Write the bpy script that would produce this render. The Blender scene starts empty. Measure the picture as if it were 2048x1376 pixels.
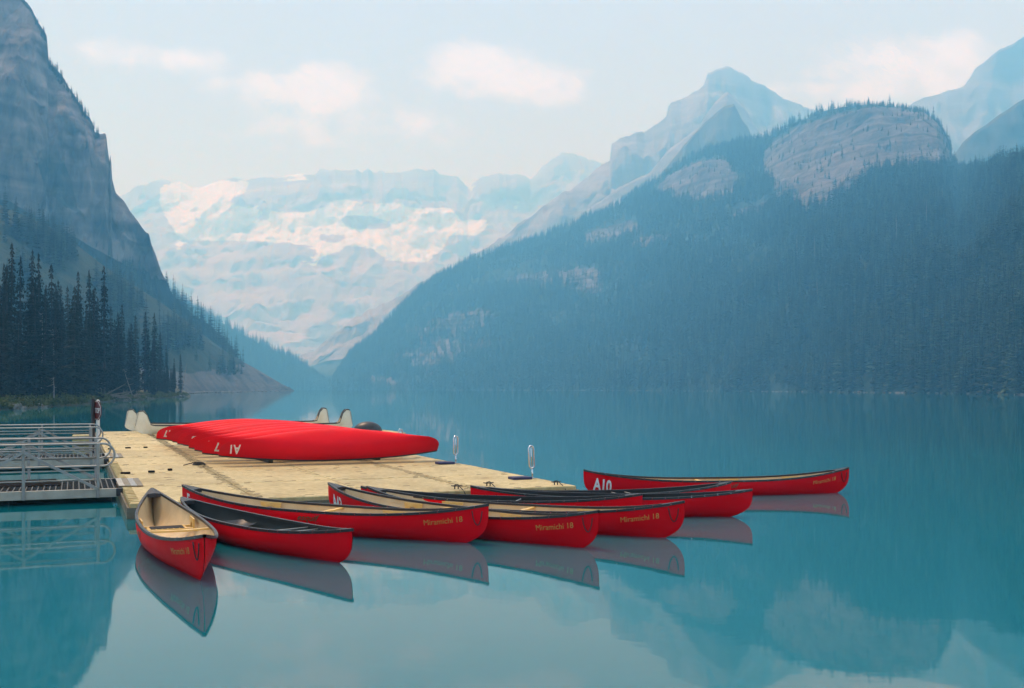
import bpy, bmesh, math, random
import numpy as np
from mathutils import Vector, Matrix, Euler
from mathutils.geometry import delaunay_2d_cdt

random.seed(7)
rng = np.random.default_rng(11)
R = math.radians
SC = bpy.context.scene
COL = SC.collection

# ------------------------------------------------------------------ camera
F, CX, HZ, H = 2100.0, 1024.0, 777.0, 2.1      # focal length / horizon in 2048-wide pixels, eye height in metres
cam_d = bpy.data.cameras.new('camera')
cam = bpy.data.objects.new('camera', cam_d)
COL.objects.link(cam)
cam.location = (0, 0, H)
cam.rotation_euler = (R(90), 0, 0)
cam_d.sensor_width = 36
cam_d.lens = F / 2048 * 36
cam_d.shift_y = (HZ - 688) / 2048
cam_d.clip_start = 0.1
cam_d.clip_end = 30000
SC.camera = cam

# ------------------------------------------------------------------ light
SUN_DIR = Vector((-0.30, 0.30, 0.90)).normalized()
SUN_EL = math.asin(SUN_DIR.z)
SUN_ROT = math.atan2(SUN_DIR.x, SUN_DIR.y)
sun_d = bpy.data.lights.new('sun', 'SUN')
sun_d.energy = 2.6
sun_d.angle = R(20)
sun_d.color = (1.0, 0.96, 0.9)
sun = bpy.data.objects.new('sun', sun_d)
COL.objects.link(sun)
sun.rotation_euler = (-SUN_DIR).to_track_quat('-Z', 'Y').to_euler()
sun.location = (0, 0, 60)

SC.view_settings.view_transform = 'Standard'
SC.view_settings.look = 'None'
SC.view_settings.gamma = 1
SC.view_settings.exposure = 0.36
SC.view_settings.use_curve_mapping = False
SC.render.engine = 'CYCLES'
SC.cycles.use_denoising = True
SC.cycles.use_adaptive_sampling = True
SC.cycles.adaptive_threshold = 0.03
SC.cycles.max_bounces = 6
SC.cycles.volume_bounces = 2
SC.cycles.diffuse_bounces = 2
SC.cycles.glossy_bounces = 2
SC.cycles.caustics_reflective = False
SC.cycles.caustics_refractive = False

def px_dir(px, py):
    return (px - CX) / F, (HZ - py) / F

def world():
    w = bpy.data.worlds.new('World')
    SC.world = w
    w.use_nodes = True
    nt = w.node_tree
    N, L = nt.nodes, nt.links
    for n in list(N): N.remove(n)
    out = N.new('ShaderNodeOutputWorld')
    bg = N.new('ShaderNodeBackground')
    bg.inputs['Strength'].default_value = 0.115
    sky = N.new('ShaderNodeTexSky')
    sky.sky_type = 'NISHITA'
    sky.sun_disc = False
    sky.sun_elevation = SUN_EL
    sky.sun_rotation = SUN_ROT
    sky.altitude = 1700
    sky.air_density = 1.0
    sky.dust_density = 3.0
    sky.ozone_density = 1.5
    tc = N.new('ShaderNodeTexCoord')
    sep = N.new('ShaderNodeSeparateXYZ')
    L.new(tc.outputs['Generated'], sep.inputs[0])
    def m(op, a, b=None, c=None):
        n = N.new('ShaderNodeMath'); n.operation = op
        for i, v in enumerate((a, b, c)):
            if v is None: continue
            if isinstance(v, (int, float)): n.inputs[i].default_value = v
            else: L.new(v, n.inputs[i])
        return n.outputs[0]
    az = m('ARCTAN2', sep.outputs[0], sep.outputs[1])
    el = m('ARCSINE', sep.outputs[2])
    # thin smoke veil: pale sky everywhere
    veil = N.new('ShaderNodeMix'); veil.data_type = 'RGBA'
    veil.inputs[0].default_value = 0.75
    L.new(sky.outputs[0], veil.inputs[6])
    veil.inputs[7].default_value = (5.4, 6.7, 9.8, 1)
    # cumulus banks all round the sky
    comb = N.new('ShaderNodeCombineXYZ')
    L.new(az, comb.inputs[0]); L.new(m('MULTIPLY', el, 1.6), comb.inputs[1])
    nz = N.new('ShaderNodeTexNoise'); nz.inputs['Scale'].default_value = 14; nz.inputs['Detail'].default_value = 4
    nz.inputs['Roughness'].default_value = 0.55
    L.new(comb.outputs[0], nz.inputs['Vector'])
    nz2 = N.new('ShaderNodeTexNoise'); nz2.inputs['Scale'].default_value = 45; nz2.inputs['Detail'].default_value = 4
    L.new(comb.outputs[0], nz2.inputs['Vector'])
    wob = m('ADD', m('MULTIPLY', m('SUBTRACT', nz.outputs[0], 0.5), 2.0), m('MULTIPLY', m('SUBTRACT', nz2.outputs[0], 0.5), 0.9))
    total = None
    clouds = [(600, 190, 170, 40, 1.0), (655, 166, 84, 36, 1.0), (945, 138, 135, 46, 1.0), (1050, 168, 150, 40, 1.0), (1730, 122, 110, 46, 1.0), (1850, 132, 140, 46, 1.0), (1770, 170, 230, 26, .7), (320, 118, 130, 26, .6), (700, 252, 210, 46, .5)]
    for c in clouds:
        dx, dz = px_dir(c[0], c[1])
        a0 = math.atan2(dx, 1); e0 = math.atan2(dz, math.hypot(dx, 1)); sa = c[2] * 1.18 / F; se = c[3] * 1.18 / F; amp = c[4]
        u = m('MULTIPLY_ADD', az, 1 / sa, -a0 / sa); v = m('MULTIPLY_ADD', el, 1 / se, -e0 / se)
        lobe = m('MULTIPLY_ADD', m('MULTIPLY_ADD', v, v, m('MULTIPLY', u, u)), -amp, amp)
        total = lobe if total is None else m('MAXIMUM', total, lobe)
    # the same kind of broken cloud goes on all round, out of the frame
    nb = N.new('ShaderNodeTexNoise'); nb.inputs['Scale'].default_value = 3.2; nb.inputs['Detail'].default_value = 1
    L.new(comb.outputs[0], nb.inputs['Vector'])
    rest = m('SUBTRACT', m('MULTIPLY', m('SUBTRACT', nb.outputs[0], 0.5), 5.0), m('MULTIPLY', m('LESS_THAN', m('ABSOLUTE', az), 0.6), 30.0))
    total = m('MULTIPLY_ADD', wob, 1.5, m('MAXIMUM', total, m('MINIMUM', rest, 1.0)))
    mr = N.new('ShaderNodeMapRange'); mr.interpolation_type = 'SMOOTHSTEP'
    mr.inputs['From Min'].default_value = -0.05; mr.inputs['From Max'].default_value = 1.15
    mr.inputs['To Max'].default_value = 0.85
    L.new(total, mr.inputs['Value'])
    cm = N.new('ShaderNodeMix'); cm.data_type = 'RGBA'
    L.new(mr.outputs[0], cm.inputs[0])
    L.new(veil.outputs[2], cm.inputs[6])
    cm.inputs[7].default_value = (7.3, 8.7, 12.2, 1)
    L.new(cm.outputs[2], bg.inputs['Color'])
    L.new(bg.outputs[0], out.inputs[0])
world()

# ------------------------------------------------------------------ helpers
def G(px, py, z=0.0):
    """pixel of the photograph -> point on the horizontal plane z"""
    Y = F * (H - z) / (py - HZ)
    return Vector(((px - CX) / F * Y, Y, z))

def link(o, parent=None):
    COL.objects.link(o)
    if parent is not None: o.parent = parent
    return o

def tag(o, label=None, cat=None, group=None, kind=None):
    if label: o['label'] = label
    if cat: o['category'] = cat
    if group: o['group'] = group
    if kind: o['kind'] = kind
    return o

def empty(name, loc=(0, 0, 0), rz=0.0):
    o = bpy.data.objects.new(name, None)
    o.empty_display_size = 0.2
    o.location = loc
    o.rotation_euler = (0, 0, rz)
    return link(o)

def copy_tree(o, parent=None):
    c = o.copy()
    COL.objects.link(c)
    c.parent = parent
    for ch in o.children: copy_tree(ch, c)
    return c

class MB:
    """collects shapes for ONE mesh"""
    def __init__(s): s.v = []; s.f = []
    def add(s, vs, fs):
        k = len(s.v); s.v += [tuple(p) for p in vs]; s.f += [tuple(i + k for i in f) for f in fs]
        return s
    def box(s, c, d, M=None):
        cx, cy, cz = c; x, y, z = d[0] / 2, d[1] / 2, d[2] / 2
        vs = [Vector((cx + a * x, cy + b * y, cz + e * z)) for a in (-1, 1) for b in (-1, 1) for e in (-1, 1)]
        if M is not None: vs = [M @ p for p in vs]
        return s.add(vs, [(0, 1, 3, 2), (4, 6, 7, 5), (0, 4, 5, 1), (2, 3, 7, 6), (0, 2, 6, 4), (1, 5, 7, 3)])
    def tube(s, pts, r, n=8, closed=False):
        pts = [Vector(p) for p in pts]
        m = len(pts); rs = r if hasattr(r, '__len__') else [r] * m
        rings = []
        up = None
        for i, p in enumerate(pts):
            a = pts[(i - 1) % m] if (i > 0 or closed) else p
            b = pts[(i + 1) % m] if (i < m - 1 or closed) else p
            t = (b - a).normalized()
            if up is None:
                up = Vector((0, 0, 1)) if abs(t.z) < .9 else Vector((1, 0, 0))
            x = t.cross(up).normalized(); up = x.cross(t).normalized()
            rings.append([p + (x * math.cos(q) + up * math.sin(q)) * rs[i] for q in (2 * math.pi * k / n for k in range(n))])
        vs = [q for rr in rings for q in rr]; fs = []
        for i in range(m if closed else m - 1):
            j = (i + 1) % m
            for k in range(n):
                fs.append((i * n + k, i * n + (k + 1) % n, j * n + (k + 1) % n, j * n + k))
        if not closed:
            fs.append(tuple(range(n))[::-1]); fs.append(tuple((m - 1) * n + k for k in range(n)))
        return s.add(vs, fs)
    def prism(s, poly, h0, h1, axis='z'):
        n = len(poly); vs = []
        for hh in (h0, h1):
            for a, b in poly:
                vs.append({'z': (a, b, hh), 'y': (a, hh, b), 'x': (hh, a, b)}[axis])
        fs = [tuple(range(n))[::-1], tuple(range(n, 2 * n))] + [(i, (i + 1) % n, n + (i + 1) % n, n + i) for i in range(n)]
        return s.add(vs, fs)
    def mesh(s, name, m, smooth=False, bevel=0):
        me = bpy.data.meshes.new(name)
        me.from_pydata([tuple(p) for p in s.v], [], s.f)
        me.materials.append(m)
        bm = bmesh.new(); bm.from_mesh(me)
        bmesh.ops.recalc_face_normals(bm, faces=bm.faces)
        if bevel: bmesh.ops.bevel(bm, geom=bm.edges[:], offset=bevel, segments=2, profile=.5, affect='EDGES')
        bm.to_mesh(me); bm.free()
        if smooth: me.polygons.foreach_set('use_smooth', [True] * len(me.polygons))
        return me
    def build(s, name, m, parent=None, smooth=False, bevel=0):
        return link(bpy.data.objects.new(name, s.mesh(name, m, smooth, bevel)), parent)

def obj(name, me, parent=None): return link(bpy.data.objects.new(name, me), parent)

# vectorised value noise
def _hash(ix, iy, iz):
    h = (ix.astype(np.int64) * 374761393 + iy.astype(np.int64) * 668265263 + iz.astype(np.int64) * 2147483647 + 1013904223) & 0xffffffff
    h = ((h ^ (h >> 13)) * 1274126177) & 0xffffffff
    h = ((h ^ (h >> 15)) * 2246822519) & 0xffffffff
    return ((h ^ (h >> 16)) & 0xffffff) / float(0xffffff)
def vnoise(x, y, z=0.0):
    x, y, z = np.broadcast_arrays(np.asarray(x, float), np.asarray(y, float), np.asarray(z, float))
    ix, iy, iz = np.floor(x), np.floor(y), np.floor(z)
    fx, fy, fz = x - ix, y - iy, z - iz
    fx, fy, fz = (t * t * t * (t * (t * 6 - 15) + 10) for t in (fx, fy, fz))
    r = 0
    for a in (0, 1):
        for b in (0, 1):
            for c in (0, 1):
                r = r + _hash(ix + a, iy + b, iz + c) * (fx if a else 1 - fx) * (fy if b else 1 - fy) * (fz if c else 1 - fz)
    return r * 2 - 1
def fbm(x, y, z=0.0, oct=5, gain=.5):
    r, a = 0, 1.0
    for o in range(oct):
        r = r + a * vnoise(np.asarray(x) * 2 ** o + 17.3 * o, np.asarray(y) * 2 ** o - 9.1 * o, np.asarray(z) * 2 ** o + 4.7 * o); a *= gain
    return r

# ------------------------------------------------------------------ materials
def mat(name, col, rough=.5, metal=0.0, var=.12, scale=6.0, col2=None, bump=0.0, bscale=40.0, stretch=(1, 1, 1), coat=0.0, spec=.5, detail=4):
    m = bpy.data.materials.new(name); m.use_nodes = True
    nt = m.node_tree; N, L = nt.nodes, nt.links
    b = N['Principled BSDF']
    b.inputs['Roughness'].default_value = rough
    b.inputs['Metallic'].default_value = metal
    b.inputs['Specular IOR Level'].default_value = spec
    b.inputs['Coat Weight'].default_value = coat
    b.inputs['Coat Roughness'].default_value = .12
    tc = N.new('ShaderNodeTexCoord'); mp = N.new('ShaderNodeMapping')
    mp.inputs['Scale'].default_value = stretch
    L.new(tc.outputs['Object'], mp.inputs[0])
    nz = N.new('ShaderNodeTexNoise'); nz.inputs['Scale'].default_value = scale; nz.inputs['Detail'].default_value = detail
    L.new(mp.outputs[0], nz.inputs['Vector'])
    rp = N.new('ShaderNodeValToRGB')
    c2 = col2 or tuple(min(1, c * (1 + var)) for c in col)
    c1 = col if col2 else tuple(c * (1 - var) for c in col)
    rp.color_ramp.elements[0].color = (*c1, 1); rp.color_ramp.elements[0].position = .32
    rp.color_ramp.elements[1].color = (*c2, 1); rp.color_ramp.elements[1].position = .68
    L.new(nz.outputs[0], rp.inputs[0]); L.new(rp.outputs[0], b.inputs['Base Color'])
    if bump:
        n2 = N.new('ShaderNodeTexNoise'); n2.inputs['Scale'].default_value = bscale; n2.inputs['Detail'].default_value = 5
        L.new(mp.outputs[0], n2.inputs['Vector'])
        bp = N.new('ShaderNodeBump'); bp.inputs['Strength'].default_value = bump; bp.inputs['Distance'].default_value = .02
        L.new(n2.outputs[0], bp.inputs['Height']); L.new(bp.outputs[0], b.inputs['Normal'])
    return m

M = {}
M['red'] = None
M['tan'] = mat('canoe_tan', (.60, .46, .26), .55, var=.12, scale=3, bump=.05, bscale=30)
M['black_in'] = mat('canoe_dark_inside', (.016, .022, .020), .5, var=.3, scale=4, bump=.05)
M['black'] = mat('black_plastic', (.016, .017, .019), .42, var=.25, scale=12, bump=.05)
M['wood'] = mat('ash_wood', (.66, .40, .10), .42, col2=(.78, .52, .17), scale=8, stretch=(1, .2, 6))
M['web'] = mat('seat_webbing', (.015, .015, .016), .8, var=.4, scale=90, bump=.3, bscale=120)
M['white_hull'] = mat('white_canvas_hull', (.78, .74, .60), .45, var=.06, scale=2.5, bump=.04, coat=.1)
M['letter'] = mat('white_lettering', (.78, .74, .70), .55, var=.14, scale=25)
M['gold'] = mat('gold_lettering', (.62, .30, .05), .5, var=.15, scale=30)
M['logo'] = mat('dark_logo', (.10, .05, .012), .5, var=.2, scale=30)
M['rubber'] = mat('matte_rubber', (.012, .012, .012), .95, var=.2, scale=12, spec=.08)
M['alu'] = mat('aluminium', (.29, .30, .28), .5, metal=.4, var=.10, scale=8, bump=.03)
M['alu_side'] = mat('aluminium_channel', (.38, .365, .30), .5, metal=.25, var=.12, scale=5)
M['steel'] = mat('stainless_steel', (.60, .62, .63), .18, metal=1, var=.08, scale=8)
M['grate'] = mat('grating', (.06, .068, .066), .6, metal=.3, var=.2, scale=9)
M['rope'] = mat('rope_black', (.02, .02, .02), .85, var=.4, scale=60, bump=.3, bscale=150)
M['blue_pad'] = mat('navy_pad', (.012, .016, .075), .6, var=.2, scale=9)
M['fascia'] = mat('dock_side_grime', (.20, .175, .12), .8, col2=(.085, .08, .06), scale=2.2, bump=.2, bscale=14, stretch=(1, 1, 2.5))
M['sign'] = mat('sign_red', (.12, .018, .02), .5, var=.2, scale=14)
M['white_paint'] = mat('white_paint', (.72, .74, .68), .5, var=.07, scale=7)
M['needle'] = mat('spruce_needles', (.006, .011, .006), .8, col2=(.020, .026, .012), scale=1.3, spec=.2)
M['needle_b'] = mat('fir_needles', (.007, .012, .008), .8, col2=(.026, .028, .016), scale=1.1, spec=.2)
M['bark'] = mat('spruce_bark', (.045, .035, .028), .9, var=.35, scale=6, bump=.3, stretch=(3, 3, .5))
M['snag'] = mat('bleached_wood', (.20, .18, .16), .85, var=.3, scale=5, stretch=(3, 3, .5))
M['far_needle'] = mat('hillside_needles', (.012, .024, .014), .8, col2=(.034, .050, .026), scale=.9, spec=.15)
def vary(m, amt):
    nt = m.node_tree; N, L = nt.nodes, nt.links; b = N['Principled BSDF']; src = b.inputs['Base Color'].links[0].from_socket
    oi = N.new('ShaderNodeObjectInfo'); hs = N.new('ShaderNodeHueSaturation'); a = N.new('ShaderNodeMath'); a.operation = 'POWER'; a.inputs[1].default_value = 2.0
    k = N.new('ShaderNodeMath'); k.operation = 'MULTIPLY_ADD'; k.inputs[1].default_value = amt; k.inputs[2].default_value = .6
    L.new(oi.outputs['Random'], a.inputs[0]); L.new(a.outputs[0], k.inputs[0]); L.new(k.outputs[0], hs.inputs['Value']); L.new(src, hs.inputs['Color']); L.new(hs.outputs[0], b.inputs['Base Color'])
vary(M['far_needle'], 2.4); vary(M['needle'], 1.0); vary(M['needle_b'], 1.0)
M['leaf'] = mat('shore_leaves', (.028, .048, .008), .7, col2=(.09, .105, .018), scale=.7, spec=.25)
M['stone'] = mat('shore_stone', (.13, .125, .11), .9, var=.4, scale=3, bump=.4, bscale=9)
M['drift'] = mat('driftwood', (.17, .145, .12), .9, var=.35, scale=4, stretch=(3, 3, .6), bump=.2)

def dock_mat():
    m = bpy.data.materials.new('dock_plastic'); m.use_nodes = True
    nt = m.node_tree; N, L = nt.nodes, nt.links; b = N['Principled BSDF']
    b.inputs['Roughness'].default_value = .62
    geo = N.new('ShaderNodeNewGeometry'); oi = N.new('ShaderNodeObjectInfo')
    n1 = N.new('ShaderNodeTexNoise'); n1.inputs['Scale'].default_value = .9; n1.inputs['Detail'].default_value = 6
    n2 = N.new('ShaderNodeTexNoise'); n2.inputs['Scale'].default_value = 9; n2.inputs['Detail'].default_value = 5
    L.new(geo.outputs['Position'], n1.inputs['Vector']); L.new(geo.outputs['Position'], n2.inputs['Vector'])
    r = N.new('ShaderNodeValToRGB')
    r.color_ramp.elements[0].color = (.40, .315, .135, 1); r.color_ramp.elements[0].position = .28
    r.color_ramp.elements[1].color = (.58, .475, .225, 1); r.color_ramp.elements[1].position = .66
    L.new(n1.outputs[0], r.inputs[0])
    # scuffs, grime and faint rust marks
    r2 = N.new('ShaderNodeValToRGB'); r2.color_ramp.elements[0].position = .35; r2.color_ramp.elements[1].position = .62
    r2.color_ramp.elements[0].color = (.74, .70, .62, 1); r2.color_ramp.elements[1].color = (1, 1, 1, 1)
    L.new(n2.outputs[0], r2.inputs[0])
    mx = N.new('ShaderNodeMix'); mx.data_type = 'RGBA'; mx.blend_type = 'MULTIPLY'; mx.inputs[0].default_value = 1
    L.new(r.outputs[0], mx.inputs[6]); L.new(r2.outputs[0], mx.inputs[7])
    hs = N.new('ShaderNodeHueSaturation')
    mm = N.new('ShaderNodeMath'); mm.operation = 'MULTIPLY_ADD'; mm.inputs[1].default_value = .22; mm.inputs[2].default_value = .88
    L.new(oi.outputs['Random'], mm.inputs[0]); L.new(mm.outputs[0], hs.inputs['Value'])
    L.new(mx.outputs[2], hs.inputs['Color']); L.new(hs.outputs[0], b.inputs['Base Color'])
    bp = N.new('ShaderNodeBump'); bp.inputs['Strength'].default_value = .35; bp.inputs['Distance'].default_value = .01
    n3 = N.new('ShaderNodeTexNoise'); n3.inputs['Scale'].default_value = 60; n3.inputs['Detail'].default_value = 3
    L.new(geo.outputs['Position'], n3.inputs['Vector'])
    L.new(n3.outputs[0], bp.inputs['Height']); L.new(bp.outputs[0], b.inputs['Normal'])
    return m
def red_mat():
    m = bpy.data.materials.new('canoe_red'); m.use_nodes = True
    nt = m.node_tree; N, L = nt.nodes, nt.links; b = N['Principled BSDF']
    b.inputs['Specular IOR Level'].default_value = .08
    tc = N.new('ShaderNodeTexCoord'); oi = N.new('ShaderNodeObjectInfo')
    def noise(st, sc, det):
        mp = N.new('ShaderNodeMapping'); mp.inputs['Scale'].default_value = st; L.new(tc.outputs['Object'], mp.inputs[0])
        ad = N.new('ShaderNodeVectorMath'); ad.operation = 'ADD'; cb = N.new('ShaderNodeCombineXYZ')
        ml = N.new('ShaderNodeMath'); ml.operation = 'MULTIPLY'; ml.inputs[1].default_value = 40; L.new(oi.outputs['Random'], ml.inputs[0]); L.new(ml.outputs[0], cb.inputs[0])
        L.new(mp.outputs[0], ad.inputs[0]); L.new(cb.outputs[0], ad.inputs[1])
        n = N.new('ShaderNodeTexNoise'); n.inputs['Scale'].default_value = sc; n.inputs['Detail'].default_value = det; L.new(ad.outputs[0], n.inputs['Vector']); return n.outputs[0]
    def ramp(src, p0, p1, c0, c1):
        r = N.new('ShaderNodeValToRGB'); r.color_ramp.elements[0].position = p0; r.color_ramp.elements[1].position = p1
        r.color_ramp.elements[0].color = (*c0, 1); r.color_ramp.elements[1].color = (*c1, 1); L.new(src, r.inputs[0]); return r.outputs[0]
    base = ramp(noise((.6, 1, 1), 1.6, 3), .3, .7, (.70, .0022, .008), (.84, .0026, .010))
    scr = ramp(noise((.7, 9, 26), 2.2, 6), .60, .70, (0, 0, 0), (1, 1, 1))
    mk = N.new('ShaderNodeMath'); mk.operation = 'MULTIPLY'; mk.inputs[1].default_value = .10; L.new(scr, mk.inputs[0])
    mx = N.new('ShaderNodeMix'); mx.data_type = 'RGBA'; L.new(mk.outputs[0], mx.inputs[0]); L.new(base, mx.inputs[6]); mx.inputs[7].default_value = (.62, .10, .09, 1)
    hs = N.new('ShaderNodeHueSaturation'); mm = N.new('ShaderNodeMath'); mm.operation = 'MULTIPLY_ADD'; mm.inputs[1].default_value = .20; mm.inputs[2].default_value = .88
    L.new(oi.outputs['Random'], mm.inputs[0]); L.new(mm.outputs[0], hs.inputs['Value']); L.new(mx.outputs[2], hs.inputs['Color'])
    L.new(hs.outputs[0], b.inputs['Base Color'])
    rg = N.new('ShaderNodeMapRange'); rg.inputs['To Min'].default_value = .36; rg.inputs['To Max'].default_value = .56; L.new(noise((1, 1, 1), 5, 4), rg.inputs['Value']); L.new(rg.outputs[0], b.inputs['Roughness'])
    return m
M['red'] = red_mat()
M['dock'] = dock_mat()

def water_mat():
    m = bpy.data.materials.new('glacial_water'); m.use_nodes = True
    nt = m.node_tree; N, L = nt.nodes, nt.links; b = N['Principled BSDF']
    b.inputs['Base Color'].default_value = (.006, .115, .15, 1)
    b.inputs['Roughness'].default_value = .035
    b.inputs['IOR'].default_value = 1.40
    geo = N.new('ShaderNodeNewGeometry')
    mp = N.new('ShaderNodeMapping'); mp.inputs['Scale'].default_value = (.55, .8, 1)
    L.new(geo.outputs['Position'], mp.inputs[0])
    n1 = N.new('ShaderNodeTexNoise'); n1.inputs['Scale'].default_value = 1.1; n1.inputs['Detail'].default_value = 4
    L.new(mp.outputs[0], n1.inputs['Vector'])
    bp = N.new('ShaderNodeBump'); bp.inputs['Strength'].default_value = .15; bp.inputs['Distance'].default_value = .012
    n4 = N.new('ShaderNodeTexNoise'); n4.inputs['Scale'].default_value = .11; n4.inputs['Detail'].default_value = 3
    L.new(mp.outputs[0], n4.inputs['Vector'])
    mr = N.new('ShaderNodeMapRange'); mr.inputs['From Min'].default_value = .42; mr.inputs['From Max'].default_value = .68; mr.inputs['To Min'].default_value = .55; mr.inputs['To Max'].default_value = 2.2
    L.new(n4.outputs[0], mr.inputs['Value'])
    mm = N.new('ShaderNodeMath'); mm.operation = 'MULTIPLY'; L.new(n1.outputs[0], mm.inputs[0]); L.new(mr.outputs[0], mm.inputs[1])
    L.new(mm.outputs[0], bp.inputs['Height']); L.new(bp.outputs[0], b.inputs['Normal'])
    # glacial silt drifts in the water: slow changes of its own colour
    n2 = N.new('ShaderNodeTexNoise'); n2.inputs['Scale'].default_value = .035; n2.inputs['Detail'].default_value = 3
    L.new(geo.outputs['Position'], n2.inputs['Vector'])
    r = N.new('ShaderNodeValToRGB')
    r.color_ramp.elements[0].color = (.001, .108, .132, 1); r.color_ramp.elements[1].color = (.002, .140, .168, 1)
    r.color_ramp.elements[0].position = .35; r.color_ramp.elements[1].position = .65
    L.new(n2.outputs[0], r.inputs[0]); L.new(r.outputs[0], b.inputs['Base Color'])
    return m
M['water'] = water_mat()

def terrain_mat(name, rock1, rock2, cover=None, snow=None, streak=(.02, .02, .006), strata=.035, bump=.6, edge=.35):
    """rock with streaks and strata; the point attribute 'mask' brings in the cover (forest floor, scree, snow)"""
    m = bpy.data.materials.new(name); m.use_nodes = True
    nt = m.node_tree; N, L = nt.nodes, nt.links; b = N['Principled BSDF']
    b.inputs['Roughness'].default_value = .9; b.inputs['Specular IOR Level'].default_value = .15
    geo = N.new('ShaderNodeNewGeometry')
    def noise(scale3, sc, det=6, rough=.6):
        mp = N.new('ShaderNodeMapping'); mp.inputs['Scale'].default_value = scale3
        L.new(geo.outputs['Position'], mp.inputs[0])
        n = N.new('ShaderNodeTexNoise'); n.inputs['Scale'].default_value = sc; n.inputs['Detail'].default_value = det
        n.inputs['Roughness'].default_value = rough
        L.new(mp.outputs[0], n.inputs['Vector']); return n.outputs[0]
    a = noise(streak, 1.0); s = noise((.002, .002, strata), 1.0, 4)
    ad = N.new('ShaderNodeMath'); ad.operation = 'MULTIPLY_ADD'; ad.inputs[1].default_value = .55
    L.new(s, ad.inputs[0])
    ml = N.new('ShaderNodeMath'); ml.operation = 'MULTIPLY'; ml.inputs[1].default_value = .5; L.new(a, ml.inputs[0])
    L.new(ml.outputs[0], ad.inputs[2])
    rp = N.new('ShaderNodeValToRGB')
    rp.color_ramp.elements[0].color = (*rock1, 1); rp.color_ramp.elements[0].position = .42
    rp.color_ramp.elements[1].color = (*rock2, 1); rp.color_ramp.elements[1].position = .62
    L.new(ad.outputs[0], rp.inputs[0])
    colr = rp.outputs[0]
    if cover:
        at = N.new('ShaderNodeAttribute'); at.attribute_name = 'mask'
        nn = noise((.02, .02, .02), 1.0, 6, .65)
        e = N.new('ShaderNodeMath'); e.operation = 'MULTIPLY_ADD'; e.inputs[1].default_value = edge * 2; e.inputs[2].default_value = -edge
        L.new(nn, e.inputs[0])
        sm = N.new('ShaderNodeMath'); sm.operation = 'ADD'; L.new(at.outputs['Fac'], sm.inputs[0]); L.new(e.outputs[0], sm.inputs[1])
        mr = N.new('ShaderNodeMapRange'); mr.interpolation_type = 'SMOOTHSTEP'
        mr.inputs['From Min'].default_value = .44; mr.inputs['From Max'].default_value = .56
        L.new(sm.outputs[0], mr.inputs['Value'])
        mx = N.new('ShaderNodeMix'); mx.data_type = 'RGBA'
        L.new(mr.outputs[0], mx.inputs[0]); L.new(colr, mx.inputs[6])
        n5 = noise((.05, .05, .05), 1.0, 5)
        r5 = N.new('ShaderNodeValToRGB')
        r5.color_ramp.elements[0].color = (*[c * .75 for c in cover], 1); r5.color_ramp.elements[1].color = (*[min(1, c * 1.25) for c in cover], 1)
        r5.color_ramp.elements[0].position = .3; r5.color_ramp.elements[1].position = .7
        L.new(n5, r5.inputs[0]); L.new(r5.outputs[0], mx.inputs[7])
        colr = mx.outputs[2]
    L.new(colr, b.inputs['Base Color'])
    bp = N.new('ShaderNodeBump'); bp.inputs['Strength'].default_value = bump; bp.inputs['Distance'].default_value = 6
    bn = noise((streak[0] * 2, streak[1] * 2, streak[2] * 2), 1.0, 8, .65)
    L.new(bn, bp.inputs['Height']); L.new(bp.outputs[0], b.inputs['Normal'])
    return m

# ------------------------------------------------------------------ mountains
def interp(pts, x):
    p = sorted(pts); return np.interp(x, [a for a, _ in p], [b for _, b in p])

def in_poly(poly, x, y):
    x = np.asarray(x, float); y = np.asarray(y, float); c = np.zeros(x.shape, bool); n = len(poly); j = n - 1
    for i in range(n):
        xi, yi = poly[i]; xj, yj = poly[j]
        t = ((yi > y) != (yj > y)) & (x < (xj - xi) * (y - yi) / (yj - yi + 1e-9) + xi)
        c ^= t; j = i
    return c

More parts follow.
